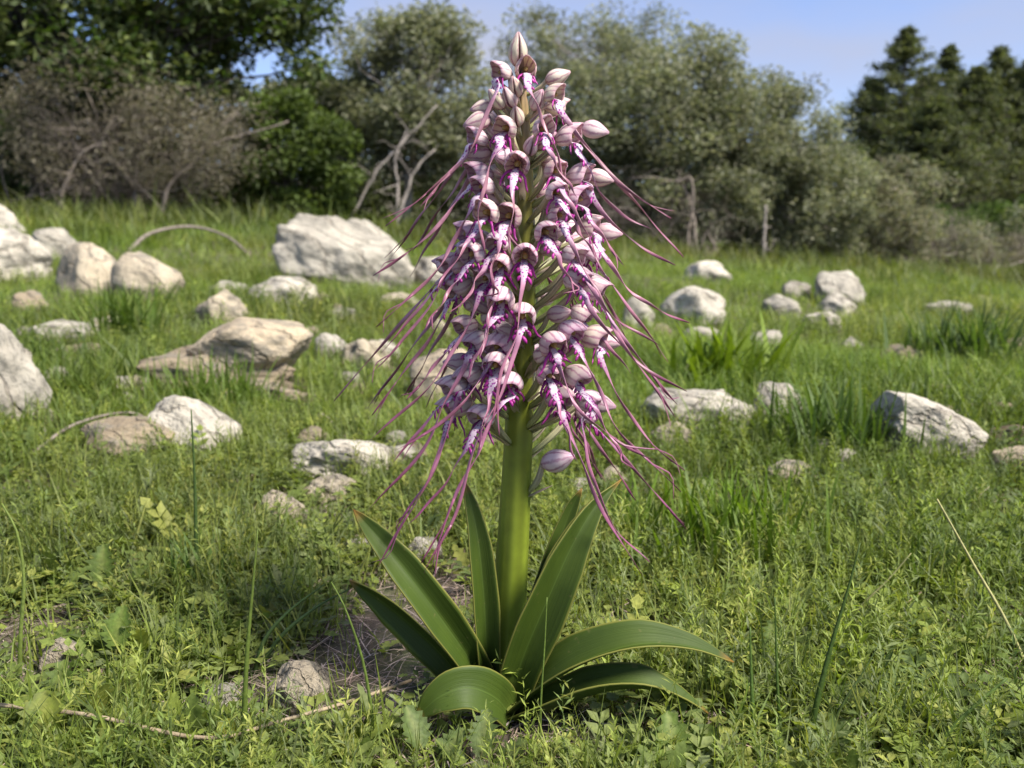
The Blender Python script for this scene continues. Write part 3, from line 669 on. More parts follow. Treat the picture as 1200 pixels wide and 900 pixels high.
# (px, py, distance) lines read from the photograph; width is half the blade
orchid_leaf([(578, 822, OY - .004), (545, 765, OY - .022), (498, 700, OY - .030), (455, 645, OY - .026), (414, 597, OY - .012)], .0152, (.75, .45, .55), (.85, .8, .5))
orchid_leaf([(565, 828, OY + .004), (525, 775, OY + .012), (485, 735, OY + .022), (448, 705, OY + .030), (410, 680, OY + .038)], .0158, (.55, -.35, .75), (.7, .6, .4))
orchid_leaf([(574, 826, OY - .006), (570, 760, OY - .016), (566, 690, OY - .016), (558, 620, OY - .012), (544, 563, OY - .004)], .0115, (.95, .30, .0), (.9, .8, .5))
orchid_leaf([(590, 830, OY + .010), (585, 740, OY + .020), (590, 640, OY + .020), (594, 560, OY + .018)], .0090, (.9, .3, 0), (.8, .8, .6))
orchid_leaf([(594, 832, OY - .018), (612, 772, OY - .030), (640, 706, OY - .034), (668, 644, OY - .030), (697, 594, OY - .018), (728, 562, OY - .002)], .0182, (.86, -.10, .45), (.55, .6, .6), ([0, .12, .38, .6, .8, .92, 1], [.55, .80, 1, .84, .45, .16, .012]))
orchid_leaf([(604, 830, OY + .012), (632, 740, OY + .030), (660, 655, OY + .036), (690, 590, OY + .034)], .0165, (.85, .2, .4), (.6, .5, .4))
orchid_leaf([(600, 830, OY + .012), (628, 720, OY + .042), (664, 610, OY + .055), (682, 572, OY + .058)], .0100, (.9, .2, .3), (.6, .5, .4))
orchid_leaf([(598, 838, OY - .016), (632, 808, OY - .034), (682, 776, OY - .046), (745, 756, OY - .050), (806, 758, OY - .046), (860, 776, OY - .040)], .0190, (-.05, -1, -.30), (.85, .85, .55), ([0, .15, .4, .65, .85, .95, 1], [.6, .85, 1, .85, .45, .2, .01]))
orchid_leaf([(604, 846, OY - .026), (645, 832, OY - .044), (700, 812, OY - .054), (752, 806, OY - .058), (795, 818, OY - .056), (830, 836, OY - .052)], .0185, (-.05, -1, .06), (.9, .9, .5), ([0, .15, .4, .65, .85, .95, 1], [.65, .85, 1, .85, .45, .2, .01]))
orchid_leaf([(600, 842, OY - .024), (580, 818, OY - .046), (548, 806, OY - .058), (516, 816, OY - .062), (489, 840, OY - .060)], .0165, (.25, .72, .66), (.35, .25, .35), ([0, .2, .45, .7, .88, .96, 1], [.75, .95, 1, .85, .5, .25, .02]))

HOODC = np.array((.78, .725, .61))
fr = random.Random(21)
def flower(hx, hy, phi, tail=None, r=None, back=False, open_=True, pend=None, tone=None, fringe=1.0, tl=.32, droop=None, hY=None):
    """hx, hy: photo pixel of the hood; phi: angle round the stem (0 faces the camera, + to the right);
    tail: photo pixels (lip end, middle .., tail end); depth runs outwards from the stem"""
    droop = droop if droop is not None else np.interp(hy, [80, 250, 320], [-.10, .02, .30]) + fr.uniform(-.18, .18)
    sx_ = stem_px(hy); out = np.array([math.sin(phi), -math.cos(phi), 0.0])
    if r is None: r = np.interp(hy, [60, 120, 220, 400, 520], [.0070, .0080, .0087, .0094, .0096]) * (1.0 if open_ else .82) * fr.uniform(.88, 1.12)
    if hY is None:
        a = np.array(P(sx_, hy, OY)); 
        R = max(.020, abs(hx - sx_) / FPX * .66 / max(.35, abs(math.sin(phi)))) if abs(math.sin(phi)) > .3 else np.interp(hy, [60, 150, 300, 500], [.008, .026, .044, .046])
        hY = OY - R * math.cos(phi)
    h = np.array(P(hx, hy, hY))
    ax = np.array([P(sx_, hy, OY)[0], OY, h[2]])
    low = np.interp(hy, [60, 300, 520], [.25, .6, 1.0])
    tone = tone or fr.uniform(.0, 1.0)
    # frame of the hood
    yv = out * math.cos(droop) + np.array([0, 0, -math.sin(droop)]); xv = np.array([math.cos(phi), math.sin(phi), 0]); zv = np.cross(yv, xv)
    roll = fr.uniform(-.22, .22); xv, zv = xv * math.cos(roll) + zv * math.sin(roll), zv * math.cos(roll) - xv * math.sin(roll)
    W = lambda p: h + xv * p[0] * r + yv * p[1] * r + zv * p[2] * r
    # ovary: the stalk of the flower
    zatt = h[2] - r * np.interp(hy, [60, 200, 500], [1.6, 2.4, 2.8]); rs = np.interp(hy, [60, 200, 400, 520], [.002, .007, .0098, .0115])
    att = np.array([ax[0] + out[0] * rs * .8, OY + out[1] * rs * .8, zatt])
    bk = W((0, -1.0, .05)); m1 = att * .5 + bk * .5 + out * .002 - np.array([0, 0, .3 * r]) * .4
    Cv = catmull([att, m1, bk, W((0, -.75, .05))], 9); V, F, S = tube(Cv, np.array([.16, .21, .25, .27, .27, .26, .24, .25, .28]) * r, 8)
    gcol = np.array((.27, .30, .11)) * fr.uniform(.85, 1.15); pcol = np.array((.42, .33, .27))
    cc = gcol[None] * (1 - S[:, 1:2]) + pcol[None] * S[:, 1:2]
    mb = MB(); mb.add(V - OB, F, S, cc); fo = mb.build('flower', M_OVARY, ORC)
    # bract
    bl = r * fr.uniform(2.6, 3.8); bd = out * .75 + np.array([0, 0, .55]) + xv * fr.uniform(-.3, .3); bd /= np.linalg.norm(bd)
    a0 = att - np.array([0, 0, .15 * r]); Cb = catmull([a0, a0 + bd * bl * .5 - np.array([0, 0, .18 * r]), a0 + bd * bl + np.array([0, 0, -.45 * r])], 8); t = np.linspace(0, 1, 8)
    V, F, S = blade_mesh(Cb, r * .30 * np.interp(t, [0, .3, .7, 1], [.7, 1, .6, .03]), xv, .5, 1)
    bc = np.array((.42, .40, .26)) * (1 - S[:, 1:2]) + np.array((.46, .27, .30)) * S[:, 1:2]; S2 = np.zeros((len(V), 3))
    mb = MB(); mb.add(V - OB, F, S2, bc); mb.build('bract', M_LIP, fo)
    # hood
    nu, nv_ = 17, 9; V = []; S = []; sp = 2.25 if open_ else 3.05; jag = fr.uniform(0, 6)
    for i in range(nv_):
        v = i / (nv_ - 1)
        for j in range(nu):
            u = -sp + 2 * sp * j / (nu - 1)
            if open_:
                rho = math.sin(PI * (.10 + .63 * v)); y = -1.05 + 1.95 * v + .30 * v ** 3 * max(0, math.cos(u)) - .62 * v * (abs(u) / sp) ** 2
                y += v ** 4 * .16 * math.cos(u * 3.2 + .4 * math.sin(jag)); rho *= 1 + .10 * v ** 5 * math.sin(u * 4 + jag)
                rho *= 1 + .22 * v ** 6 * (abs(u) / sp) ** 3
            else:
                rho = .84 * math.sin(PI * min(1, (.10 + .885 * v ** .85))) ** 1.0 * (1 + .07 * math.cos(3 * u + jag)); y = -1.05 + 2.7 * v
            V.append(W((rho * math.sin(u) * .92, y, rho * math.cos(u) * .98))); S.append((u if open_ else u * .62, v, 0))
    F = [(i * nu + j, i * nu + j + 1, (i + 1) * nu + j + 1, (i + 1) * nu + j) for i in range(nv_ - 1) for j in range(nu - 1)]
    hc = HOODC * fr.uniform(.85, 1.12) * np.array((1, fr.uniform(.88, 1.0), fr.uniform(.9, 1.12))) * (np.array((1, 1.0, .9)) if hy < 150 else np.array((1, .95, 1.0)))
    mb = MB(); mb.add(np.array(V) - OB, F, S, hc)
    hd = mb.build('hood', M_HOOD, fo); so = hd.modifiers.new('thickness', 'SOLIDIFY'); so.thickness = .0006; so.offset = -1
    if not open_: return
    # column inside the mouth
    mb = MB(); V, F, S = tube([W((0, -.7, -.1)), W((0, -.2, .1)), W((0, .25, .05)), W((0, .42, -.05))], np.array([.2, .26, .22, .08]) * r, 6)
    mb.add(V - OB, F, np.zeros((len(V), 3)), (.36, .25, .08)); mb.build('column', M_LIP, fo)
    # lip: white spotted strap that runs out into a long twisted tail
    p0 = W((0, -.35, -.22)); 
    if tail:
        pts = [p0, W((0, .75, -.75))]; K = len(tail)
        for q, (a, b) in enumerate(tail):
            f = (q + 1) / K; Yq = hY - (.010 + .030 * f) * math.cos(phi) - .004 * fr.uniform(-1, 1); pts.append(np.array(P(a, b, Yq)))
    else:
        Lt = pend or fr.uniform(.085, .12); sw = fr.uniform(-.25, .25); dn = np.array([0, 0, -1.0]); o2 = out + xv * sw
        pts = [p0, W((0, .8, -.8)), h + o2 * min(.016, Lt * .2) + dn * min(.020, Lt * .24), h + o2 * Lt * .46 + dn * Lt * .52, h + o2 * Lt * .85 + dn * Lt * .95]
    n = 34; Cl = catmull(pts, n); t = np.linspace(0, 1, n)
    tot = np.linalg.norm(np.diff(Cl, axis=0), axis=1).sum(); lip_t = min(.42, (.0285 + .005 * low) / tot * 1.1)
    hw = np.interp(t, [0, lip_t * .35, lip_t * .75, lip_t, lip_t + .08, .55, .9, 1], np.array([.0022, .0034, .0031, .0021, .0016, .0014, .0010, .0003]) * fr.uniform(.9, 1.1))
    tw = np.where(t > lip_t, (t - lip_t) * fr.choice([-1, 1]) * fr.uniform(5.0, 12.0), 0)
    wv_ = np.sin(t * fr.uniform(14, 22) + fr.uniform(0, 6)) * .0011 * np.clip(t * 3 - .6, 0, 1); Cl = Cl + xv[None] * wv_[:, None]
    V, F, S = tube(Cl, hw * 1.0, 8, .26, xv, tw)
    white = np.array((.74, .62, .70)) * (1 - .10 * low); mag = np.array((.34, .05, .28)); tl_c = np.array((.42, .225, .24)) * (1 - low) + np.array((.33, .115, .20)) * low
    tl_c = tl_c * (.78 + .5 * tone); tip = np.array((.20, .06, .10)) * (1 - low) * 1.3 + np.array((.17, .035, .10)) * low
    tt = S[:, 1]; kk = [0, lip_t * .2, lip_t * .85, lip_t * 1.2, .6, 1]
    chain = [mag * .7 + white * .3, white, white * .8 + mag * .2, tl_c * .7 + np.array((.52, .26, .42)) * .3, tl_c, tip]
    cc = np.stack([np.interp(tt, kk, [q[c_] for q in chain]) for c_ in range(3)], 1)
    edge = np.abs(S[:, 0:1]) > .8; cc = np.where(edge & (tt[:, None] < lip_t * 1.3), cc * .8 + mag * .2, cc)
    S3 = np.zeros((len(V), 3)); S3[:, 2] = np.where(tt < lip_t * 1.15, 1.0, 0)
    mb = MB(); mb.add(V - OB, F, S3, cc)
    if fr.random() < .55:                                                    # forked tail end
        k0 = int(n * fr.uniform(.80, .9)); d = (Cl[-1] - Cl[k0]); lat = np.cross(d, out); lat /= np.linalg.norm(lat) + 1e-9
        Cf = catmull([Cl[k0 - 2], Cl[k0], Cl[k0] + d * .55 + lat * .004 * fr.choice([-1, 1]), Cl[k0] + d * .95 + lat * .008 * fr.choice([-1, 1])], 8)
        V, F, S = tube(Cf, np.linspace(.0011, .0003, 8), 6, .4, xv); mb.add(V - OB, F, np.zeros((len(V), 3)), tl_c * .4 + tip * .6)
    mb.build('lip', M_LIP, fo)
    # fringe: side lobes and crinkled teeth at both edges of the strap
    mb = MB(); Tl = tangents(Cl); m_end = max(4, int(lip_t * n)); dark = np.array((.40, .03, .27)) * (1 - .40 * low) 
    for sg in (-1, 1):
        a = W((.28 * sg, .15, -.45)); ln = r * fr.uniform(.9, 1.5)
        Cs = catmull([a, a + xv * sg * ln * .35 + yv * ln * .15 - zv * ln * .25, a + xv * sg * ln * .55 + yv * ln * .2 - zv * ln * .75 , a + xv * sg * ln * fr.uniform(.35, .95) + yv * ln * .3 - zv * ln * 1.05], 8)
        V, F, S = tube(Cs, np.array([.13, .14, .12, .11, .10, .09, .08, .03]) * r, 5, .45, xv); mb.add(V - OB, F, np.zeros((len(V), 3)), dark * fr.uniform(.8, 1.4))
        nt_ = int(round(2 + 3 * low * fringe))
        for q in range(nt_):
            k0 = int(1 + (m_end * 1.15 - 1) * (q + .5) / nt_); k0 = min(k0, n - 2); s = np.cross(Tl[k0], np.cross(xv, Tl[k0])); s /= np.linalg.norm(s) + 1e-9
            a = Cl[k0] + s * sg * hw[k0] * .7; ln = r * fr.uniform(.30, .60) * (.6 + .55 * low)
            dn = np.array([0, 0, -1.0]); dd = s * sg * .8 + dn * fr.uniform(.1, .8) + Tl[k0] * .2
            Cs = catmull([a, a + dd * ln * .5, a + dd * ln * .9 + dn * ln * .35 + xv * fr.uniform(-.2, .2) * ln], 5)
            V, F, S = tube(Cs, np.array([.07, .12, .15, .13, .03]) * r, 5, .45, xv); mb.add(V - OB, F, np.zeros((len(V), 3)), dark * fr.uniform(.7, 1.5))
    mb.build('fringe', M_LIP, fo)

D = math.radians
FL = [  # hood x, y, angle round the stem, tail pixels
 (616, 82, 10, [(619, 100), (625, 116), (641, 151), (662, 210)]),
 (588, 86, -55, [(583, 103), (577, 118), (554, 170), (533, 198), (452, 265)]),
 (649, 112, 55, [(655, 127), (667, 144), (690, 174), (735, 222), (787, 256)]),
 (592, 151, -28, [(586, 170), (578, 184), (564, 230), (562, 270), (571, 303)]),
 (637, 151, 25, [(640, 167), (646, 182), (662, 209), (678, 232)]),
 (667, 161, 60, [(677, 178), (688, 192), (704, 226), (730, 252), (762, 268)]),
 (606, 193, -6, [(602, 212), (601, 232), (599, 262), (597, 296)]),
 (650, 201, 35, [(657, 218), (665, 234), (682, 262), (708, 321)]),
 (680, 206, 62, [(690, 222), (700, 240), (722, 266), (756, 292), (791, 311)]),
 (562, 205, -62, [(549, 222), (538, 232), (519, 258), (482, 293), (437, 323)]),
 (566, 219, -48, [(557, 234), (550, 248), (529, 288), (500, 330), (440, 383)]),
 (596, 254, -18, [(589, 272), (583, 292), (577, 318), (577, 350)]),
 (655, 253, 38, [(662, 270), (672, 290), (690, 325), (720, 372), (775, 405)]),
 (690, 266, 65, [(700, 285), (712, 305), (738, 340), (770, 362), (808, 379)]),
 (549, 274, -58, [(540, 290), (531, 306), (512, 344), (478, 392), (430, 443)]),
 (615, 301, 2, [(614, 320), (612, 342), (604, 390), (588, 440), (571, 510)]),
 (571, 326, -42, [(564, 342), (556, 362), (540, 398), (500, 455), (431, 519)]),
 (676, 327, 48, [(684, 345), (694, 364), (718, 395), (755, 430), (804, 459)]),
 (536, 335, -68, [(526, 352), (519, 370), (500, 402), (470, 440), (436, 487)]),
 (612, 370, -2, [(610, 388), (606, 404), (589, 457), (564, 506), (529, 611), (497, 672)]),
 (696, 340, 70, [(704, 356), (714, 372), (732, 398), (760, 434), (794, 475)]),
 (669, 389, 42, [(676, 406), (687, 426), (704, 461), (732, 513), (799, 576)]),
 (697, 396, 66, [(702, 415), (712, 438), (732, 478), (765, 520), (802, 552)]),
 (557, 400, -50, [(549, 418), (541, 436), (522, 470), (500, 520), (433, 598)]),
 (648, 404, 25, [(654, 422), (659, 440), (672, 470), (710, 508), (767, 540)]),
 (550, 441, -55, [(540, 460), (533, 478), (520, 520), (500, 566), (440, 668)]),
 (598, 450, -15, [(589, 472), (577, 492), (562, 525), (545, 560), (495, 660)]),
 (655, 466, 38, [(658, 484), (668, 510), (687, 552), (713, 613), (754, 674)]),
 (689, 471, 62, [(682, 492), (686, 516), (694, 559), (722, 620), (761, 659)]),
 (535, 477, -66, [(526, 494), (521, 510), (508, 548), (490, 580), (462, 620)]),
 (564, 488, -40, [(556, 506), (548, 522), (532, 550), (508, 584), (478, 614)]),
 (672, 300, 44, [(682, 318), (693, 336), (712, 370), (742, 420), (796, 494)]),
 (584, 405, -28, [(575, 422), (566, 440), (545, 468), (512, 500), (462, 528)]),
]
for hx, hy, ph, tail in FL: flower(hx, hy, D(ph), tail, fringe=1.9 if abs(ph) > 38 and hy > 290 else 1.0)
done = [(f_[0], f_[1]) for f_ in FL]; tries = 0
while len(done) < len(FL) + 16 and tries < 4000:                # more flowers in the gaps between those read from the photograph
    tries += 1; hy = fr.uniform(135, 492); phi = fr.uniform(-1.25, 1.25); Rm = np.interp(hy, [100, 200, 320, 500], [42, 80, 98, 92]) * fr.uniform(.8, 1.0); hx = stem_px(hy) + Rm * math.sin(phi)
    if abs(phi) < .22 or min(math.hypot(hx - a, hy - b) for a, b in done) < 21: continue
    done.append((hx, hy)); flower(hx, hy, phi, None, hY=OY - Rm * .92 / FPX * .66 * math.cos(phi), pend=fr.uniform(.040, .070), fringe=1.5)
# closed or half open flowers seen from the side
for hx, hy, ph, dr in ((651, 91, 80, -.35), (567, 126, -75, .2), (562, 142, -70, .3), (694, 152, 78, .2), (562, 180, -72, .15), (700, 208, 80, .2), (532, 330, -80, .1), (540, 424, -78, .0), (700, 472, 80, .2), (706, 400, 80, .1), (710, 272, 82, .1), (690, 330, 70, -.1)):
    flower(hx, hy, D(ph), None, open_=False, droop=dr)
for hx, hy, ph in ((598, 116, -35), (629, 119, 30), (606, 138, -12), (622, 172, 15), (584, 118, -60), (604, 104, -15)): flower(hx, hy, D(ph), None, r=.0060, open_=False, droop=-.75, hY=OY - .014)
flower(607, 62, D(5), None, r=.0082, open_=False, droop=-1.35, hY=OY - .003)
flower(650, 540, D(62), None, r=.0100, open_=False, droop=-.35)
# the far side of the spike
for q in range(26):
    f = (q + .5) / 26; hy = 120 + 370 * f; phi = PI + (q * 2.4 % 2.6 - 1.3)
    R = np.interp(hy, [100, 200, 320, 500], [40, 75, 90, 85]) * fr.uniform(.8, 1.05); sx_ = stem_px(hy)
    flower(sx_ + R * math.sin(phi), hy, phi, None, hY=OY - R / FPX * .66 * math.cos(phi))
# ovaries and bracts that fill the inside of the spike
for q in range(34):
    f = (q + .5) / 34; hy = 130 + 330 * f; phi = (q * 2.399) % (2 * PI); R = np.interp(hy, [100, 200, 320, 500], [18, 38, 52, 54]) * fr.uniform(.8, 1.15)
    if abs(math.sin(phi)) < .35 and math.cos(phi) > 0: continue
    flower(stem_px(hy) + R * math.sin(phi), hy, phi, None, open_=False, r=.0072, droop=fr.uniform(-.6, .1), hY=OY - R / FPX * .66 * math.cos(phi))

# ------------------------------------------------------------------ single blades, stalks and sticks
GRASS_G = np.array((.11, .17, .025))
def stalk(pts, r0, r1, name, label, cat, mat, col=None, k=6, flat=1.0, group=None, n=18):
    C = catmull([np.array(p) for p in pts], n); V, F, S = tube(C, np.linspace(r0, r1, n), k, flat)
    o0 = C[0].copy(); c = np.asarray(col if col is not None else (1, 1, 1), float)
    cc = c[None] * (np.array([fr.uniform(.85, 1.15)] * 1)[0]); cc = np.broadcast_to(cc, (len(V), 3))
    o = mk(name, V - o0, F, mat, None, cc, S); o.location = o0; return tag(o, label, cat, group)
def gp(px, py, dz=0.0, dY=0.0):
    p = hit(px, py); p.z += dz; return p
def upright(pxs, r0, r1, label, col=GRASS_G, name='grass_stalk', cat='grass', mat=None, flat=.7, group=None):
    """first pixel stands on the ground; the rest keep its distance"""
    g = gp(*pxs[0]); pts = [np.array(g) - np.array([0, 0, .006])] + [np.array(P(a, b, g.y + .004 * i)) for i, (a, b) in enumerate(pxs[1:])]
    return stalk(pts, r0, r1, name, label, cat, mat or M_GRASS, col, 6, flat, group)
upright([(284, 896), (286, 840), (290, 760), (296, 690), (302, 620)], .0024, .0005, 'tall straight green grass stalk rising in front of the knobbly stone', (.15, .21, .04))
upright([(231, 690), (230, 640), (228, 560), (224, 480)], .0030, .0006, 'dark green upright grass stalk beyond the leafy herbs', (.07, .12, .03))
upright([(22, 800), (24, 745), (28, 680), (20, 625), (2, 590)], .0022, .0008, 'pale green stalk with sheathing leaf bases by the pale capped stone', (.20, .26, .06))
upright([(441, 872), (435, 830), (424, 770), (404, 712), (388, 682)], .0016, .0005, 'slim green grass stalk leaning away from the orchid leaves', (.14, .20, .04))
upright([(945, 884), (958, 820), (976, 750), (994, 690), (1008, 636)], .0028, .0005, 'broad dark green grass blade curving up among the herbs', (.075, .13, .025), name='tall_grass')
upright([(884, 880), (882, 830), (880, 780), (879, 735)], .0022, .0005, 'short upright grass blade beside the broad dark one', (.09, .15, .03), name='tall_grass')
upright([(918, 872), (912, 820), (910, 770), (908, 700)], .0016, .0005, 'thin upright grass blade between two broader blades', (.09, .15, .03), name='tall_grass')
upright([(862, 868), (870, 830), (878, 800)], .0018, .0005, 'stubby green blade at the foot of the grass tuft', (.10, .16, .03), name='tall_grass')
upright([(960, 878), (985, 830), (1010, 790), (1030, 755)], .0016, .0004, 'thin dark blade leaning over bare soil', (.08, .12, .03), name='tall_grass')
upright([(1078, 898), (1110, 860), (1145, 825), (1180, 795)], .0024, .0010, 'stout green stem with a withered tip leaning over bare soil', (.10, .16, .03))
upright([(1215, 800), (1180, 730), (1140, 660), (1098, 585)], .0017, .0008, 'long straw pale stalk leaning across the herbs', (.38, .36, .16), mat=M_STRAW, flat=1.0)
upright([(978, 752), (1005, 715), (1040, 680), (1068, 648)], .0014, .0006, 'thin olive dry stalk leaning out of the herbs', (.24, .24, .10), mat=M_STRAW, flat=1.0)
upright([(1120, 612), (1138, 590), (1160, 570)], .0013, .0007, 'short pale stalk beyond the leaning straw stalk', (.36, .32, .20), mat=M_STRAW, flat=1.0)
upright([(700, 842), (745, 858), (790, 876), (840, 884)], .0026, .0006, 'long flat green blade lying below the spreading orchid leaves', (.09, .15, .03), name='tall_grass')
upright([(300, 780), (330, 745), (370, 712), (410, 690)], .0024, .0005, 'arching blue green grass blade over bare soil', (.09, .145, .05), name='tall_grass')
upright([(296, 790), (310, 750), (340, 715), (380, 685)], .0024, .0005, 'second arching blue green blade rising over the first', (.085, .14, .045), name='tall_grass')
upright([(633, 872), (634, 820), (638, 760), (641, 700)], .0010, .0004, 'hair thin green stalk standing before the orchid leaves', (.14, .2, .04))
def lying(pxs, r0, r1, label, mat=M_STICK, dz=.004, name='dry_stalk', cat='stalk'):
    pts = [np.array(hit(a, b)) + np.array([0, 0, dz + h]) for a, b, h in pxs]
    return stalk(pts, r0, r1, name, label, cat, mat, None, 7, 1.0, None, 24)
lying([(-4, 876, .030), (110, 890, .030), (242, 902, .020), (330, 884, .022), (410, 860, .022), (482, 822, .014)], .0016, .0013, 'long dry tan stalk lying across the foreground herbs')
lying([(1010, 752, .004), (1045, 734, .010), (1078, 712, .012)], .0014, .0010, 'short dry tan stalk lying on bare soil')
lying([(40, 540, .01), (90, 520, .03), (150, 505, .03), (185, 505, .01)], .0032, .0022, 'thin tan stick lying beside the low brown rock', M_TWIG, cat='stick', name='dry_stick')
lying([(150, 296, .0), (178, 290, .09), (225, 290, .14), (268, 294, .09), (300, 304, -.02)], .014, .008, 'arching dead branch bowed over the grass below the dark trees', M_TWIG, name='dead_branch', cat='branch')
lying([(358, 262, .12), (400, 275, .10), (440, 290, .05), (472, 300, .0)], .014, .009, 'straight dead branch leaning over the large grey boulder', M_TWIG, name='dead_branch', cat='branch')

# ------------------------------------------------------------------ toothed herbs in the foreground
def toothed(L_, w, lobes, r, bend, cup, deep=.45):
    n = lobes * 2; V = []; F = []
    for i in range(n + 1):
        t = i / n; env = w * math.sin(PI * min(1, .06 + .90 * t ** .85)) ** .8; wd = env * (1.0 if i % 2 else 1 - deep) * r.uniform(.9, 1.1)
        if i == n: wd = 0.0006
        y = L_ * t; z = bend * L_ * t * t
        V += [(-wd, y + (.05 * L_ if i % 2 else 0), z + cup * wd), (-wd * .5, y + .02 * L_, z + cup * wd * .25), (0, y, z), (wd * .5, y + .02 * L_, z + cup * wd * .25), (wd, y + (.05 * L_ if i % 2 else 0), z + cup * wd)]
    for i in range(n):
        for j in range(4): a = 5 * i + j; F.append((a, a + 1, a + 6, a + 5))
    return np.array(V), F
def herb(px, py, leaves, label, col, seed, group='toothed herbs in the foreground'):
    """leaves: (dx px, dy px above the foot, length m, half width m, lobes, azimuth deg, pitch deg, deep)"""
    r = random.Random(seed); g = gp(px, py); o = empty('leafy_herb', g, label, 'herb', group); G = np.array(g)
    for (dx, dy, L_, w, lobes, az, pit, deep) in leaves:
        foot = np.array(P(px + dx, py - dy, g.y)) - G
        V, F = toothed(L_, w, lobes, r, -.22, .3, deep); V = rot_xyz(V, D(pit), 0, D(az)) + foot
        c = np.array(col) * r.uniform(.85, 1.15); cc = np.tile(c, (len(V), 1)); cc[2::5] = c * 1.0 + np.array((.07, .06, .025)); cc[0::5] *= .82; cc[4::5] *= .82; cc[1::10] *= 1.15; cc[3::10] *= 1.15
        mk('leaf', V, F, M_HERB, o, cc, None, True)
        C = catmull([np.array([0, 0, -.004]), foot * .5 + np.array([0, 0, .001]), foot + rot_xyz(np.array([(0, .004, 0)]), D(pit), 0, D(az))[0]], 6); V, F, S = tube(C, .0009, 5)
        mk('leaf_stalk', V, F, M_HERB, o, np.tile(np.array((.20, .21, .06)), (len(V), 1)), S)
YG, MG, GG = (.165, .20, .032), (.10, .15, .026), (.105, .15, .042)
herb(117, 706, [(2, 22, .038, .016, 6, 8, 78, .45), (30, 10, .034, .014, 6, -50, 55, .5), (-34, 4, .036, .013, 6, 60, 40, .5)], 'upright feather lobed herb beyond the pale capped stone', MG, 1)
herb(136, 786, [(0, 24, .036, .015, 7, -4, 74, .35), (24, 6, .040, .015, 6, -70, 30, .5), (-40, 8, .044, .014, 7, 50, 35, .5)], 'oval toothed leaf herb standing behind the long dry stalk', MG, 2)
herb(150, 836, [(-4, 14, .034, .015, 6, -10, 60, .3), (14, 2, .030, .014, 5, -100, 15, .3), (-8, -14, .032, .014, 5, 30, 50, .3)], 'yellow green toothed herb rising across the long dry stalk', YG, 3)
herb(46, 896, [(0, 34, .030, .016, 5, 10, 60, .3), (30, 4, .034, .017, 5, -50, 40, .3), (-28, 10, .032, .016, 5, 60, 40, .3), (60, -6, .030, .015, 5, -20, 50, .3)], 'blurry yellow green broad leaved herb under the end of the dry stalk', YG, 4)
herb(130, 905, [(0, 18, .030, .016, 5, -15, 55, .3), (34, 4, .028, .015, 5, -60, 40, .3), (-24, 6, .028, .014, 5, 55, 35, .3)], 'broad leaved yellow green herb in front of the dry stalk', YG, 5)
herb(66, 838, [(0, 10, .034, .013, 5, 5, 66, .5), (24, 4, .034, .014, 5, -60, 45, .5), (-28, 2, .034, .013, 5, 60, 40, .5)], 'green lobed herb covering the foot of the pale capped stone', MG, 6)
herb(262, 902, [(0, 12, .026, .013, 4, 0, 70, .25), (-18, 0, .022, .012, 4, 70, 30, .25)], 'bright yellow green round leaf herb below the tall grass stalk', (.25, .27, .03), 7)
herb(312, 898, [(-6, 14, .022, .011, 4, 20, 60, .4), (16, 4, .022, .011, 4, -60, 40, .4), (36, 2, .022, .011, 4, -20, 45, .4)], 'small yellow green lobed herb beside the tall grass stalk', YG, 8)
herb(505, 900, [(-12, 22, .030, .012, 6, 35, 62, .3), (14, 8, .026, .011, 6, -40, 45, .3)], 'pale grey green smooth leaved herb below the curled orchid leaf', GG, 9)
herb(560, 902, [(4, 14, .032, .013, 7, -10, 58, .45), (22, 2, .030, .012, 7, -65, 40, .45), (-16, 4, .026, .011, 6, 60, 40, .45)], 'pale green toothed herb under the orchid beside the smooth leaved one', GG, 10)
herb(795, 905, [(-4, 20, .028, .013, 4, 10, 65, .35), (24, 14, .026, .013, 4, -30, 50, .3)], 'small round toothed herb below the spreading orchid leaves', MG, 11)
herb(970, 905, [(0, 10, .036, .018, 6, -10, 50, .3), (-26, 2, .028, .014, 5, 60, 35, .35)], 'broad toothed pale green leaf at the foot of the dark grass tuft', GG, 12)
herb(846, 830, [(0, 10, .026, .011, 5, 20, 60, .45), (14, 0, .028, .012, 5, -50, 40, .45)], 'little lobed herb at the tip of the lower spreading orchid leaf', MG, 13)
herb(906, 792, [(0, 16, .034, .012, 7, -5, 75, .5), (20, 2, .030, .011, 6, -60, 40, .5)], 'feather lobed upright herb among the thin grass blades', MG, 14)
herb(1040, 845, [(0, 6, .034, .013, 6, 15, 50, .5), (16, 0, .030, .012, 6, -70, 30, .5), (-24, 0, .030, .012, 6, 70, 30, .5)], 'silvery green lobed herb on the bare soil patch', GG, 15)
herb(222, 766, [(0, 6, .040, .014, 7, 40, 40, .5), (20, 4, .040, .014, 7, -40, 35, .5), (-20, 0, .036, .013, 6, 100, 20, .5), (6, -6, .034, .012, 6, 180, 15, .5)], 'dark green rosette of lobed leaves on shaded soil', MG, 16)

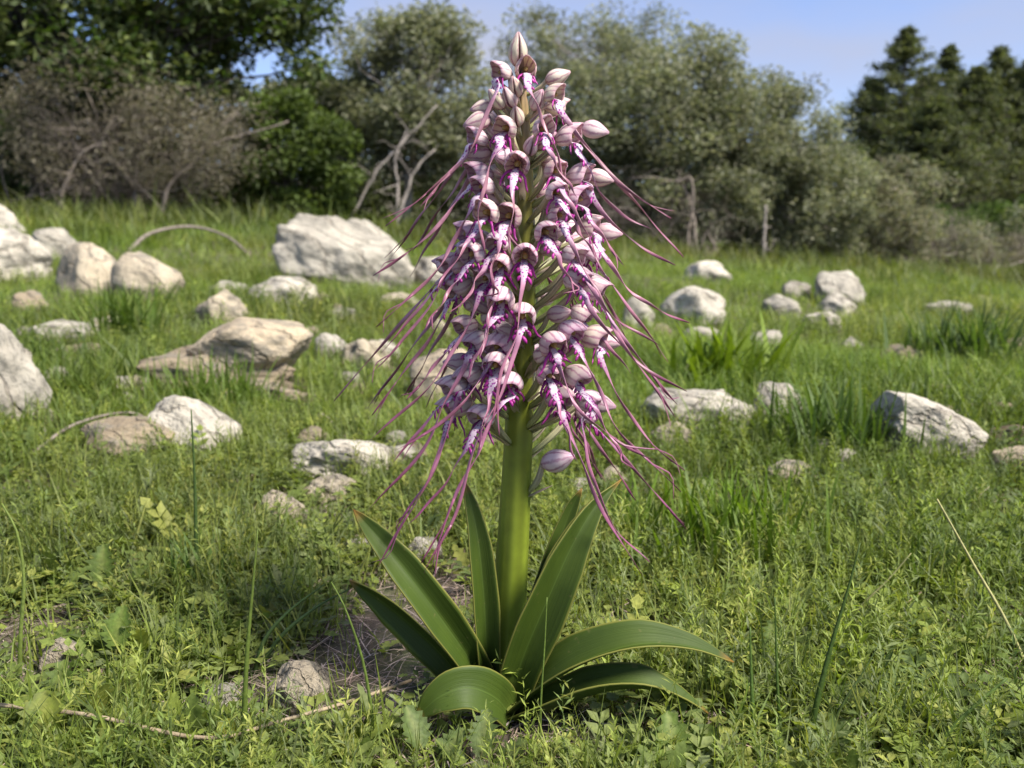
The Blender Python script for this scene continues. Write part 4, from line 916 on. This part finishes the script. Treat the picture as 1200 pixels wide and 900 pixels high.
# ------------------------------------------------------------------ clumps of broad grass
def clump(px, py, wpx, n, H, w, label, col, seed, lean=.35):
    r = random.Random(seed); g = gp(px, py); o = empty('grass_clump', g, label, 'grass', 'clumps of broad grass'); parts = []
    half = wpx / FPX * g.y / 2
    for q in range(n):
        x = r.gauss(0, .42) * half; y = r.gauss(0, .3) * half; z = float(terrain(g.x + x, g.y + y)) - g.z - .008
        v, f = blade_strip(H * r.uniform(.5, 1.1), w * r.uniform(.7, 1.25), r.uniform(.0, lean), r.uniform(-.05, .4), r.uniform(0, 2 * PI), 5, r, (x, y, z))
        parts.append((v, f, np.array(col) * r.uniform(.75, 1.25)))
    V, F, C = acc(parts); tag(mk('blades', V, F, M_GRASS, o, C, None, True), kind='stuff')
clump(850, 655, 230, 190, .115, .0040, 'dense bright green clump of broad upright grass right of the orchid', (.12, .19, .022), 1)
clump(740, 640, 90, 60, .085, .0034, 'smaller bright grass clump touching the tips of the orchid tails', (.13, .20, .028), 2)
clump(846, 452, 130, 110, .17, .0110, 'yellow green fountain of broad leaves beyond the whaleback rock', (.16, .23, .02), 3, .8)
clump(1130, 430, 150, 170, .19, .0060, 'dark green herb clump in the open grass beside the low tan rock', (.07, .115, .028), 4, .6)
clump(980, 540, 150, 150, .15, .0046, 'tall green grass clump against the sharp white rock', (.085, .14, .026), 5, .5)
clump(150, 400, 90, 90, .20, .0052, 'green grass clump in front of the twin lobed boulder', (.09, .145, .022), 6, .5)
clump(235, 700, 60, 40, .075, .0030, 'dark green grass clump round the upright grass stalk', (.085, .14, .03), 7, .5)
clump(1100, 690, 90, 50, .07, .0030, 'small green grass clump under the leaning straw stalk', (.09, .145, .028), 8, .5)
clump(250, 480, 150, 110, .13, .0036, 'loose green grass clump in front of the stacked slabs', (.11, .17, .026), 9, .5)
clump(400, 480, 120, 70, .10, .0022, 'thin wispy grass clump beside the low rubbly rock', (.15, .19, .04), 10, .6)
clump(95, 470, 80, 70, .12, .0026, 'wispy grass clump at the foot of the lichen spotted boulder', (.14, .19, .04), 11, .5)
clump(620, 470, 160, 90, .10, .0024, 'wispy grass clump behind the orchid stem', (.15, .19, .045), 12, .6)
clump(1080, 560, 140, 80, .075, .0022, 'thin wispy grass clump in front of the sharp white rock', (.15, .19, .045), 13, .6)

# ------------------------------------------------------------------ trees and bushes
LEAF4 = (np.array([(0, 0, 0), (.5, .45, .12), (0, 1, -.05), (-.5, .45, .12)]), np.array([(0, 1, 2, 3)]), np.ones((4, 3)))
def limb(mb, a, b, r0, r1, r, sag=.12, k=5, n=6, col=(1, 1, 1)):
    a = np.asarray(a, float); b = np.asarray(b, float); L_ = np.linalg.norm(b - a); j = np.array([r.gauss(0, 1), r.gauss(0, 1), r.gauss(0, 1)]) * L_ * sag
    j2 = np.array([r.gauss(0, 1), r.gauss(0, 1), r.gauss(0, 1)]) * L_ * sag * .6
    C = catmull([a, a * .62 + b * .38 + j, a * .3 + b * .7 + j2, b], n); V, F, S = tube(C, np.linspace(r0, r1, n), k); mb.add(V, F, S, col); return C
def tree(name, label, cat, foot_px, Y, blobs, nclump, nleaf, leaf, colr, seed, trunk_r=.06, rc=.22, bark=None, group='trees and bushes behind the meadow', fork=.35, pale=0.0, shell=.5, lean=None, limbs=1.0, droop=.5):
    """blobs: crown ellipsoids in photo pixels (cx, cy, rx, ry) standing at distance Y"""
    r = random.Random(seed); rg = np.random.default_rng(seed); fx = P(foot_px, 300, Y).x; base = np.array([fx, Y, float(terrain(fx, Y))])
    o = empty(name, base, label, cat, group); mb = MB(); cents = []; k = Y / FPX
    vol = [b[2] * b[3] for b in blobs]
    for q in range(nclump):
        b = r.choices(blobs, vol)[0]; u = np.array([r.gauss(0, 1) for _ in range(3)]); u /= np.linalg.norm(u); u *= r.uniform(shell, 1.0) ** .6
        c = np.array(P(b[0] + u[0] * b[2], b[1] - u[2] * b[3], Y)); c[1] += u[1] * min(b[2], b[3] * 1.2) * k * .9; c[2] = max(c[2], base[2] + .12)
        cents.append(c)
    cents = np.array(cents); mid = cents.mean(0); top = cents[:, 2].max()
    split = base + (mid - base) * fork; split[2] = base[2] + (mid[2] - base[2]) * fork
    if lean is not None: split = split + np.array(lean)
    C = limb(mb, base - np.array([0, 0, .15]), split, trunk_r * 1.25, trunk_r * .8, r, .05, 9, 8)
    hubs = [split]
    for q in range(6):
        h_ = cents[r.randrange(len(cents))] * .55 + split * .45; limb(mb, split, h_, trunk_r * .6, trunk_r * .3, r, .12, 6, 7); hubs.append(h_)
    hubs = np.array(hubs)
    for c in cents[: int(len(cents) * limbs)]:
        h_ = hubs[np.argmin(np.linalg.norm(hubs - c, axis=1))]; limb(mb, h_, c, trunk_r * .18, trunk_r * .05, r, .12, 3, 5)
    mb.build('trunk', bark or M_BARK, o, origin=base)
    cl = rg.integers(0, len(cents), nleaf); 
    d = rg.normal(0, 1, (nleaf, 3)); d /= np.linalg.norm(d, axis=1, keepdims=True); d *= (rg.random((nleaf, 1)) ** .45) * rc * rg.uniform(.6, 1.3, len(cents))[cl][:, None]; d[:, 2] *= .7
    pos = cents[cl] + d; pos[:, 2] = np.maximum(pos[:, 2], terrain(pos[:, 0], pos[:, 1]) + .03)
    R = rotm(nleaf, 1.1, rg); s = rg.uniform(.7, 1.3, nleaf)[:, None] * np.array([[leaf[1], leaf[0], leaf[0]]])
    cv = rg.uniform(.72, 1.28, len(cents))[cl] * rg.uniform(.75, 1.25, nleaf); cb = np.array(colr)[rg.integers(0, len(colr), nleaf)]
    V, F, Cc = scatter([LEAF4], pos - base, R, s, cb * cv[:, None], np.zeros(nleaf, int))
    tag(mk('crown', V, F, M_TREE, o, Cc, None, False), kind='stuff'); return o
OLIVE = [(.20, .215, .14), (.25, .255, .18), (.31, .305, .225), (.16, .18, .10)]
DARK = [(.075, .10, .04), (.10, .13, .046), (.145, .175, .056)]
FRESH = [(.07, .12, .018), (.10, .155, .022), (.055, .09, .018)]
GREYG = [(.22, .20, .15), (.185, .17, .125), (.28, .25, .20)]
tree('evergreen_tree', 'big dark evergreen tree overhanging the upper left with a leaning limb', 'tree', 150, 9.6, [(60, 20, 210, 120), (230, 20, 120, 95), (-60, 120, 150, 120), (60, -150, 320, 130), (335, 25, 60, 60), (120, 130, 110, 70), (-20, 195, 90, 55)], 170, 50400, (0.0986, 0.0441), DARK + FRESH[:1], 1, .16, .46, shell=.25, lean=(.6, 0, .1))
tree('green_bush', 'fresh green bush growing beside the grey twiggy shrub', 'bush', 345, 9.3, [(345, 185, 65, 70), (330, 150, 45, 40), (385, 200, 40, 50)], 60, 10800, (0.0696, 0.0325), [(.085, .125, .026), (.11, .15, .034), (.07, .10, .024)], 2, .04, .2)
tree('olive_tree', 'grey green olive tree with pale thin trunks left of the orchid', 'tree', 470, 10.6, [(470, 100, 88, 82), (520, 130, 60, 70), (430, 150, 60, 70), (490, 50, 60, 38), (545, 180, 60, 70)], 150, 31680, (0.0696, 0.0278), OLIVE, 3, .06, .29, M_PALE, fork=.5)
tree('open_crown_tree', 'thin see through tree showing sky behind the spike top', 'tree', 690, 14.5, [(670, 55, 85, 48), (740, 40, 60, 36), (625, 40, 45, 36), (700, 110, 90, 60)], 110, 11520, (0.0754, 0.0302), OLIVE, 4, .07, .34, M_PALE, fork=.6)
tree('dense_olive_tree', 'tall dense grey green tree right behind the flower spike', 'tree', 760, 12.2, [(765, 130, 105, 85), (800, 90, 75, 58), (700, 170, 70, 80), (830, 190, 70, 90), (760, 230, 110, 70)], 180, 43200, (0.0742, 0.0302), OLIVE, 5, .08, .33, M_BARK)
tree('rounded_olive_tree', 'rounded lower grey green tree with one pale trunk', 'tree', 893, 12.8, [(925, 165, 66, 75), (895, 220, 70, 75), (960, 235, 65, 70), (890, 130, 40, 40)], 130, 28800, (0.0719, 0.0302), OLIVE, 6, .04, .31, M_PALE, fork=.62)
tree('grey_shrub', 'greyish sprawling shrub between the rounded tree and the conifers', 'shrub', 1035, 13.6, [(1030, 260, 60, 60), (1060, 230, 50, 45), (1000, 290, 60, 40), (1090, 285, 55, 42)], 110, 21600, (0.0673, 0.0278), OLIVE + GREYG, 7, .04, .30)
tree('twiggy_scrub', 'low brown grey scrub at the edge of the open grass', 'shrub', 1150, 14.2, [(1130, 305, 60, 28), (1190, 300, 60, 32), (1240, 290, 60, 40)], 70, 8640, (0.0522, 0.0186), GREYG, 8, .03, .22)
tree('scrub_thicket', 'dark scrub thicket filling the gap behind the spike', 'shrub', 610, 13.0, [(610, 200, 70, 70), (640, 250, 60, 50), (560, 230, 60, 50), (700, 280, 70, 40), (480, 235, 60, 30)], 110, 21600, (0.0638, 0.0255), OLIVE[:2] + DARK, 9, .05, .26)
tree('green_hillside_bush', 'yellow green bush on the slope below the conifers', 'bush', 1180, 24, [(1170, 262, 60, 22), (1230, 255, 60, 25), (1120, 262, 40, 20)], 60, 10080, (0.0986, 0.0464), FRESH, 10, .05, .42)
tree('shaded_shrub', 'dark leafy shrub under the big evergreen tree', 'shrub', 60, 9.9, [(30, 190, 110, 60), (140, 215, 90, 45), (240, 200, 70, 55)], 90, 17280, (0.0696, 0.0278), DARK + GREYG[:1], 11, .05, .26)

tree('feathery_brush', 'feathery brown grey brush drooping below the big evergreen tree', 'shrub', 170, 8.9, [(90, 120, 100, 55), (200, 150, 90, 55), (120, 195, 110, 40), (260, 185, 60, 45)], 120, 14000, (.045, .013), GREYG + [(.20, .17, .13)], 31, .03, .30, M_TWIG)
def mass(name, label, cat, boxes, nleaf, leaf, colr, seed):
    rg = np.random.default_rng(seed); per = np.array([(b[1] - b[0]) * (b[3] - b[2]) for b in boxes], float); pos = []
    for b, k in zip(boxes, (per / per.sum() * nleaf).astype(int)):
        px = rg.uniform(b[0], b[1], k); Y = rg.uniform(b[4], b[5], k); hgt = rg.random(k) ** .8
        top = b[2] + 14 * np.sin(px * .05 + b[4]) + 9 * np.sin(px * .13 + Y); ptop = np.array([P(a, t_, y_)[2] for a, t_, y_ in zip(px, top, Y)]); x = (px - 600) / FPX * Y / CP
        z0 = terrain(x, Y); pos.append(np.stack([x, Y, z0 + .03 + np.clip(ptop - z0, .1, 50) * hgt], 1))
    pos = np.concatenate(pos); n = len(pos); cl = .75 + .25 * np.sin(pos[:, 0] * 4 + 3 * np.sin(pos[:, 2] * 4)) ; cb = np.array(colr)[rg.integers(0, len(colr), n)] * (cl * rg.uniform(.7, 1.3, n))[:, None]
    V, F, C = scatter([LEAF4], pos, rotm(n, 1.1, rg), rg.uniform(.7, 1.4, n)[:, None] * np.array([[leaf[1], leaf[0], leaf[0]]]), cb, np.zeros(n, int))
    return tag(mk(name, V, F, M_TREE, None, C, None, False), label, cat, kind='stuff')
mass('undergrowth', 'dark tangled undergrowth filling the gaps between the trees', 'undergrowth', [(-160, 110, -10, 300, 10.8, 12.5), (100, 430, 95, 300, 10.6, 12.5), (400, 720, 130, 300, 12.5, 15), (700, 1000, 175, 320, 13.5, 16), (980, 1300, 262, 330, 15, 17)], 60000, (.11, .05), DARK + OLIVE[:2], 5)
def pine(px, top, base_y, Y, wpx, seed, label):
    r = random.Random(seed); rg = np.random.default_rng(seed + 77); x = P(px, 300, Y).x; z0 = float(terrain(x, Y)); zt = P(px, top, Y).z; H = zt - z0
    o = empty('conifer', (x, Y, z0), label, 'conifer', 'conifers on the far slope'); mb = MB()
    V, F, S = tube(catmull([(0, 0, -.4), (r.uniform(-.1, .1), 0, H * .5), (0, 0, H)], 10), np.linspace(.17, .02, 10), 8); mb.add(V, F, S)
    W = 1.75 * wpx / FPX * Y / 2; pos = []; dirs = []
    nb = 240
    for q in range(nb):
        t = min(1.0, (int(r.uniform(.5, 13)) + r.uniform(-.38, .38)) / 12.2); z = H * t; az = r.uniform(0, 2 * PI); ln = W * (1.02 - t) ** .85 * r.uniform(.6, 1.12) + .04
        d = np.array([math.cos(az), math.sin(az), r.uniform(-.05, .30)]); a = np.array([0, 0, z]); b = a + d * ln + np.array([0, 0, .12 * ln])
        limb(mb, a, b, .035, .01, r, .05, 3, 4)
        m = 58; u = rg.random(m) ** .6; p = a + (b - a) * u[:, None] + rg.normal(0, .13, (m, 3)) * np.array([1.5, 1.5, .6]) * (.5 + u[:, None]) * (.25 + .85 * (1 - t)); pos.append(p)
    mb.build('trunk', M_BARK, o); pos = np.concatenate(pos); n = len(pos); cv = rg.uniform(.6, 1.35, n); cb = np.array([(.065, .082, .034), (.09, .11, .042), (.13, .145, .052)])[rg.integers(0, 3, n)]
    V, F, C = scatter([LEAF4], pos, rotm(n, 1.0, rg), rg.uniform(.7, 1.4, n)[:, None] * np.array([[.07, .27, .27]]), cb * cv[:, None], np.zeros(n, int))
    tag(mk('crown', V, F, M_TREE, o, C, None, False), kind='stuff')
for a in ((1046, 38, 235, 44, 130, 1, 'tallest conifer with a pointed spire on the far slope'), (1094, 58, 235, 50, 90, 2, 'slim conifer tip behind the tallest one'), (1128, 84, 235, 43, 110, 3, 'rounded dark conifer between the tallest one and the twin tips'),
          (1152, 60, 235, 46, 100, 4, 'conifer with a sharp tip among the far group'), (1190, 72, 235, 44, 110, 5, 'broad conifer at the outer end of the far group'), (1010, 98, 235, 47, 110, 6, 'shorter conifer nearest the grey shrub'), (1235, 66, 235, 46, 130, 7, 'conifer half cut by the picture edge'), (1070, 92, 235, 54, 110, 9, 'hazy conifer showing between the tallest one and the slim tip'), (1114, 96, 235, 55, 110, 10, 'dim conifer behind the rounded dark one'), (1172, 92, 235, 54, 110, 11, 'dim conifer filling the gap beside the sharp tip'), (1214, 88, 235, 55, 110, 12, 'dim conifer behind the broad outer one'), (1085, 120, 235, 40, 100, 8, 'low bushy conifer standing before the far group')):
    pine(*a)

# dead grey shrub and dead branches
def twigs(name, label, cat, px, Y, fan, n, seed, r0=.022, mat=M_TWIG, depth=2, spread=.55):
    r = random.Random(seed); x = P(px, 300, Y).x; base = np.array([x, Y, float(terrain(x, Y))]); o = empty(name, base, label, cat, 'dead wood at the edge of the trees'); mb = MB(); mt = MB()
    for q in range(n):
        a, b = fan[q % len(fan)]; end = np.array(P(a + r.gauss(0, 30), b + r.gauss(0, 22), Y + r.uniform(-.7, .7)))
        f0 = base + np.array([r.gauss(0, 1) * spread, r.gauss(0, .2), 0]); f0[2] = float(terrain(f0[0], f0[1])) - .05
        C = limb(mb, f0, end, r0 * r.uniform(.5, 1.1), r0 * .2, r, .10, 5, 9)
        for s in range(14 * (depth > 1)):
            k0 = r.randrange(3, 9); d = np.array([r.gauss(0, 1), r.gauss(0, 1), r.gauss(.1, .8)]); d /= np.linalg.norm(d); e = C[k0] + d * r.uniform(.15, .5)
            C2 = limb(mt, C[k0], e, r0 * .16, r0 * .06, r, .12, 3, 5)
            for s2 in range(4):
                d = np.array([r.gauss(0, 1), r.gauss(0, 1), r.gauss(0, .8)]); d /= np.linalg.norm(d); k1 = r.randrange(1, 5); limb(mt, C2[k1], C2[k1] + d * r.uniform(.08, .25), r0 * .07, r0 * .035, r, .1, 3, 4)
    mb.build('branches', mat, o, origin=base)
    if mt.n: tag(mt.build('twigs', mat, o, origin=base), kind='stuff')
    return o
twigs('dead_shrub', 'leafless grey brown twiggy shrub hanging below the dark evergreen tree', 'shrub', 120, 9.0, [(60, 90), (110, 110), (170, 130), (230, 150), (90, 160), (160, 180), (30, 140), (210, 100), (270, 140), (140, 150)], 30, 3, .011)
twigs('bare_scrub', 'bare grey twigs at the foot of the grey shrub', 'shrub', 1120, 13.4, [(1060, 270), (1100, 280), (1150, 285), (1180, 295), (1080, 300)], 16, 4, .015)
twigs('bare_thicket', 'bare grey stems below the dense grey green tree', 'shrub', 770, 11.6, [(700, 220), (740, 240), (800, 230), (830, 250), (860, 240)], 18, 5, .015)
def deadwood(pxs, Y, r0, r1, label, mat=M_PALE, name='dead_branch'):
    pts = [np.array(P(a, b, Y + 0.04 * i)) for i, (a, b) in enumerate(pxs)]; z = float(terrain(pts[0][0], pts[0][1]))
    if pts[0][2] > z: pts = [np.array([pts[0][0], pts[0][1], z - .1])] + pts
    C = catmull(pts, 26); r = random.Random(int(pxs[0][0] * 7 + pxs[-1][1])); L_ = np.linalg.norm(C[-1] - C[0])
    C[1:] += np.cumsum(np.array([[r.gauss(0, 1), r.gauss(0, 1), r.gauss(0, .5)] for _ in range(25)]), axis=0) * L_ * .0065
    base = C[0].copy(); o = empty(name, base, label, 'branch', 'dead wood at the edge of the trees')
    mb = MB(); V, F, S = tube(C, np.linspace(r0, r1, 26) * np.array([r.uniform(.85, 1.15) for _ in range(26)]) * .62, 7); mb.add(V, F, S); mb.build('wood', mat, o, origin=base)
    mt = MB()
    for q in range(9):
        k0 = r.randrange(8, 25); d = np.array([r.gauss(0, 1), r.gauss(0, 1), r.gauss(.3, .7)]); d /= np.linalg.norm(d); limb(mt, C[k0], C[k0] + d * L_ * r.uniform(.08, .28), r1 * .35, r1 * .12, r, .12, 4, 5)
    tag(mt.build('twigs', mat, o, origin=base), kind='stuff'); return o
deadwood([(462, 255), (460, 215), (458, 175), (470, 150)], 9.6, .034, .02, 'pale thin dead trunk standing under the olive tree')
deadwood([(470, 258), (484, 222), (500, 195), (518, 178)], 9.5, .034, .016, 'pale slanting dead branch beside the thin dead trunk')
deadwood([(404, 255), (430, 205), (470, 155), (506, 122)], 9.4, .026, .014, 'long bare grey branch slanting up across the olive tree')
deadwood([(188, 235), (205, 205), (250, 170), (330, 145)], 8.7, .034, .014, 'long dead branch slanting up over the twiggy shrub', M_TWIG)
deadwood([(70, 235), (95, 180), (120, 165)], 8.6, .040, .022, 'dark leaning dead trunk at the foot of the evergreen tree', M_TWIG)
deadwood([(893, 322), (893, 290), (896, 240)], 11.6, .036, .028, 'straight pale trunk at the foot of the rounded tree', M_PALE, 'dead_snag')
deadwood([(812, 320), (812, 270), (803, 225), (796, 212)], 11.3, .036, .026, 'bent dead trunk below the dense grey green tree', M_TWIG, 'dead_snag')
deadwood([(808, 213), (790, 211), (765, 207), (735, 208)], 11.35, .034, .022, 'broken grey branch lying level on top of the bent dead trunk', M_TWIG)
deadwood([(1142, 322), (1160, 316), (1185, 312), (1205, 306)], 12.9, .034, .026, 'fallen grey log in the brown grey scrub', M_TWIG, 'fallen_log')
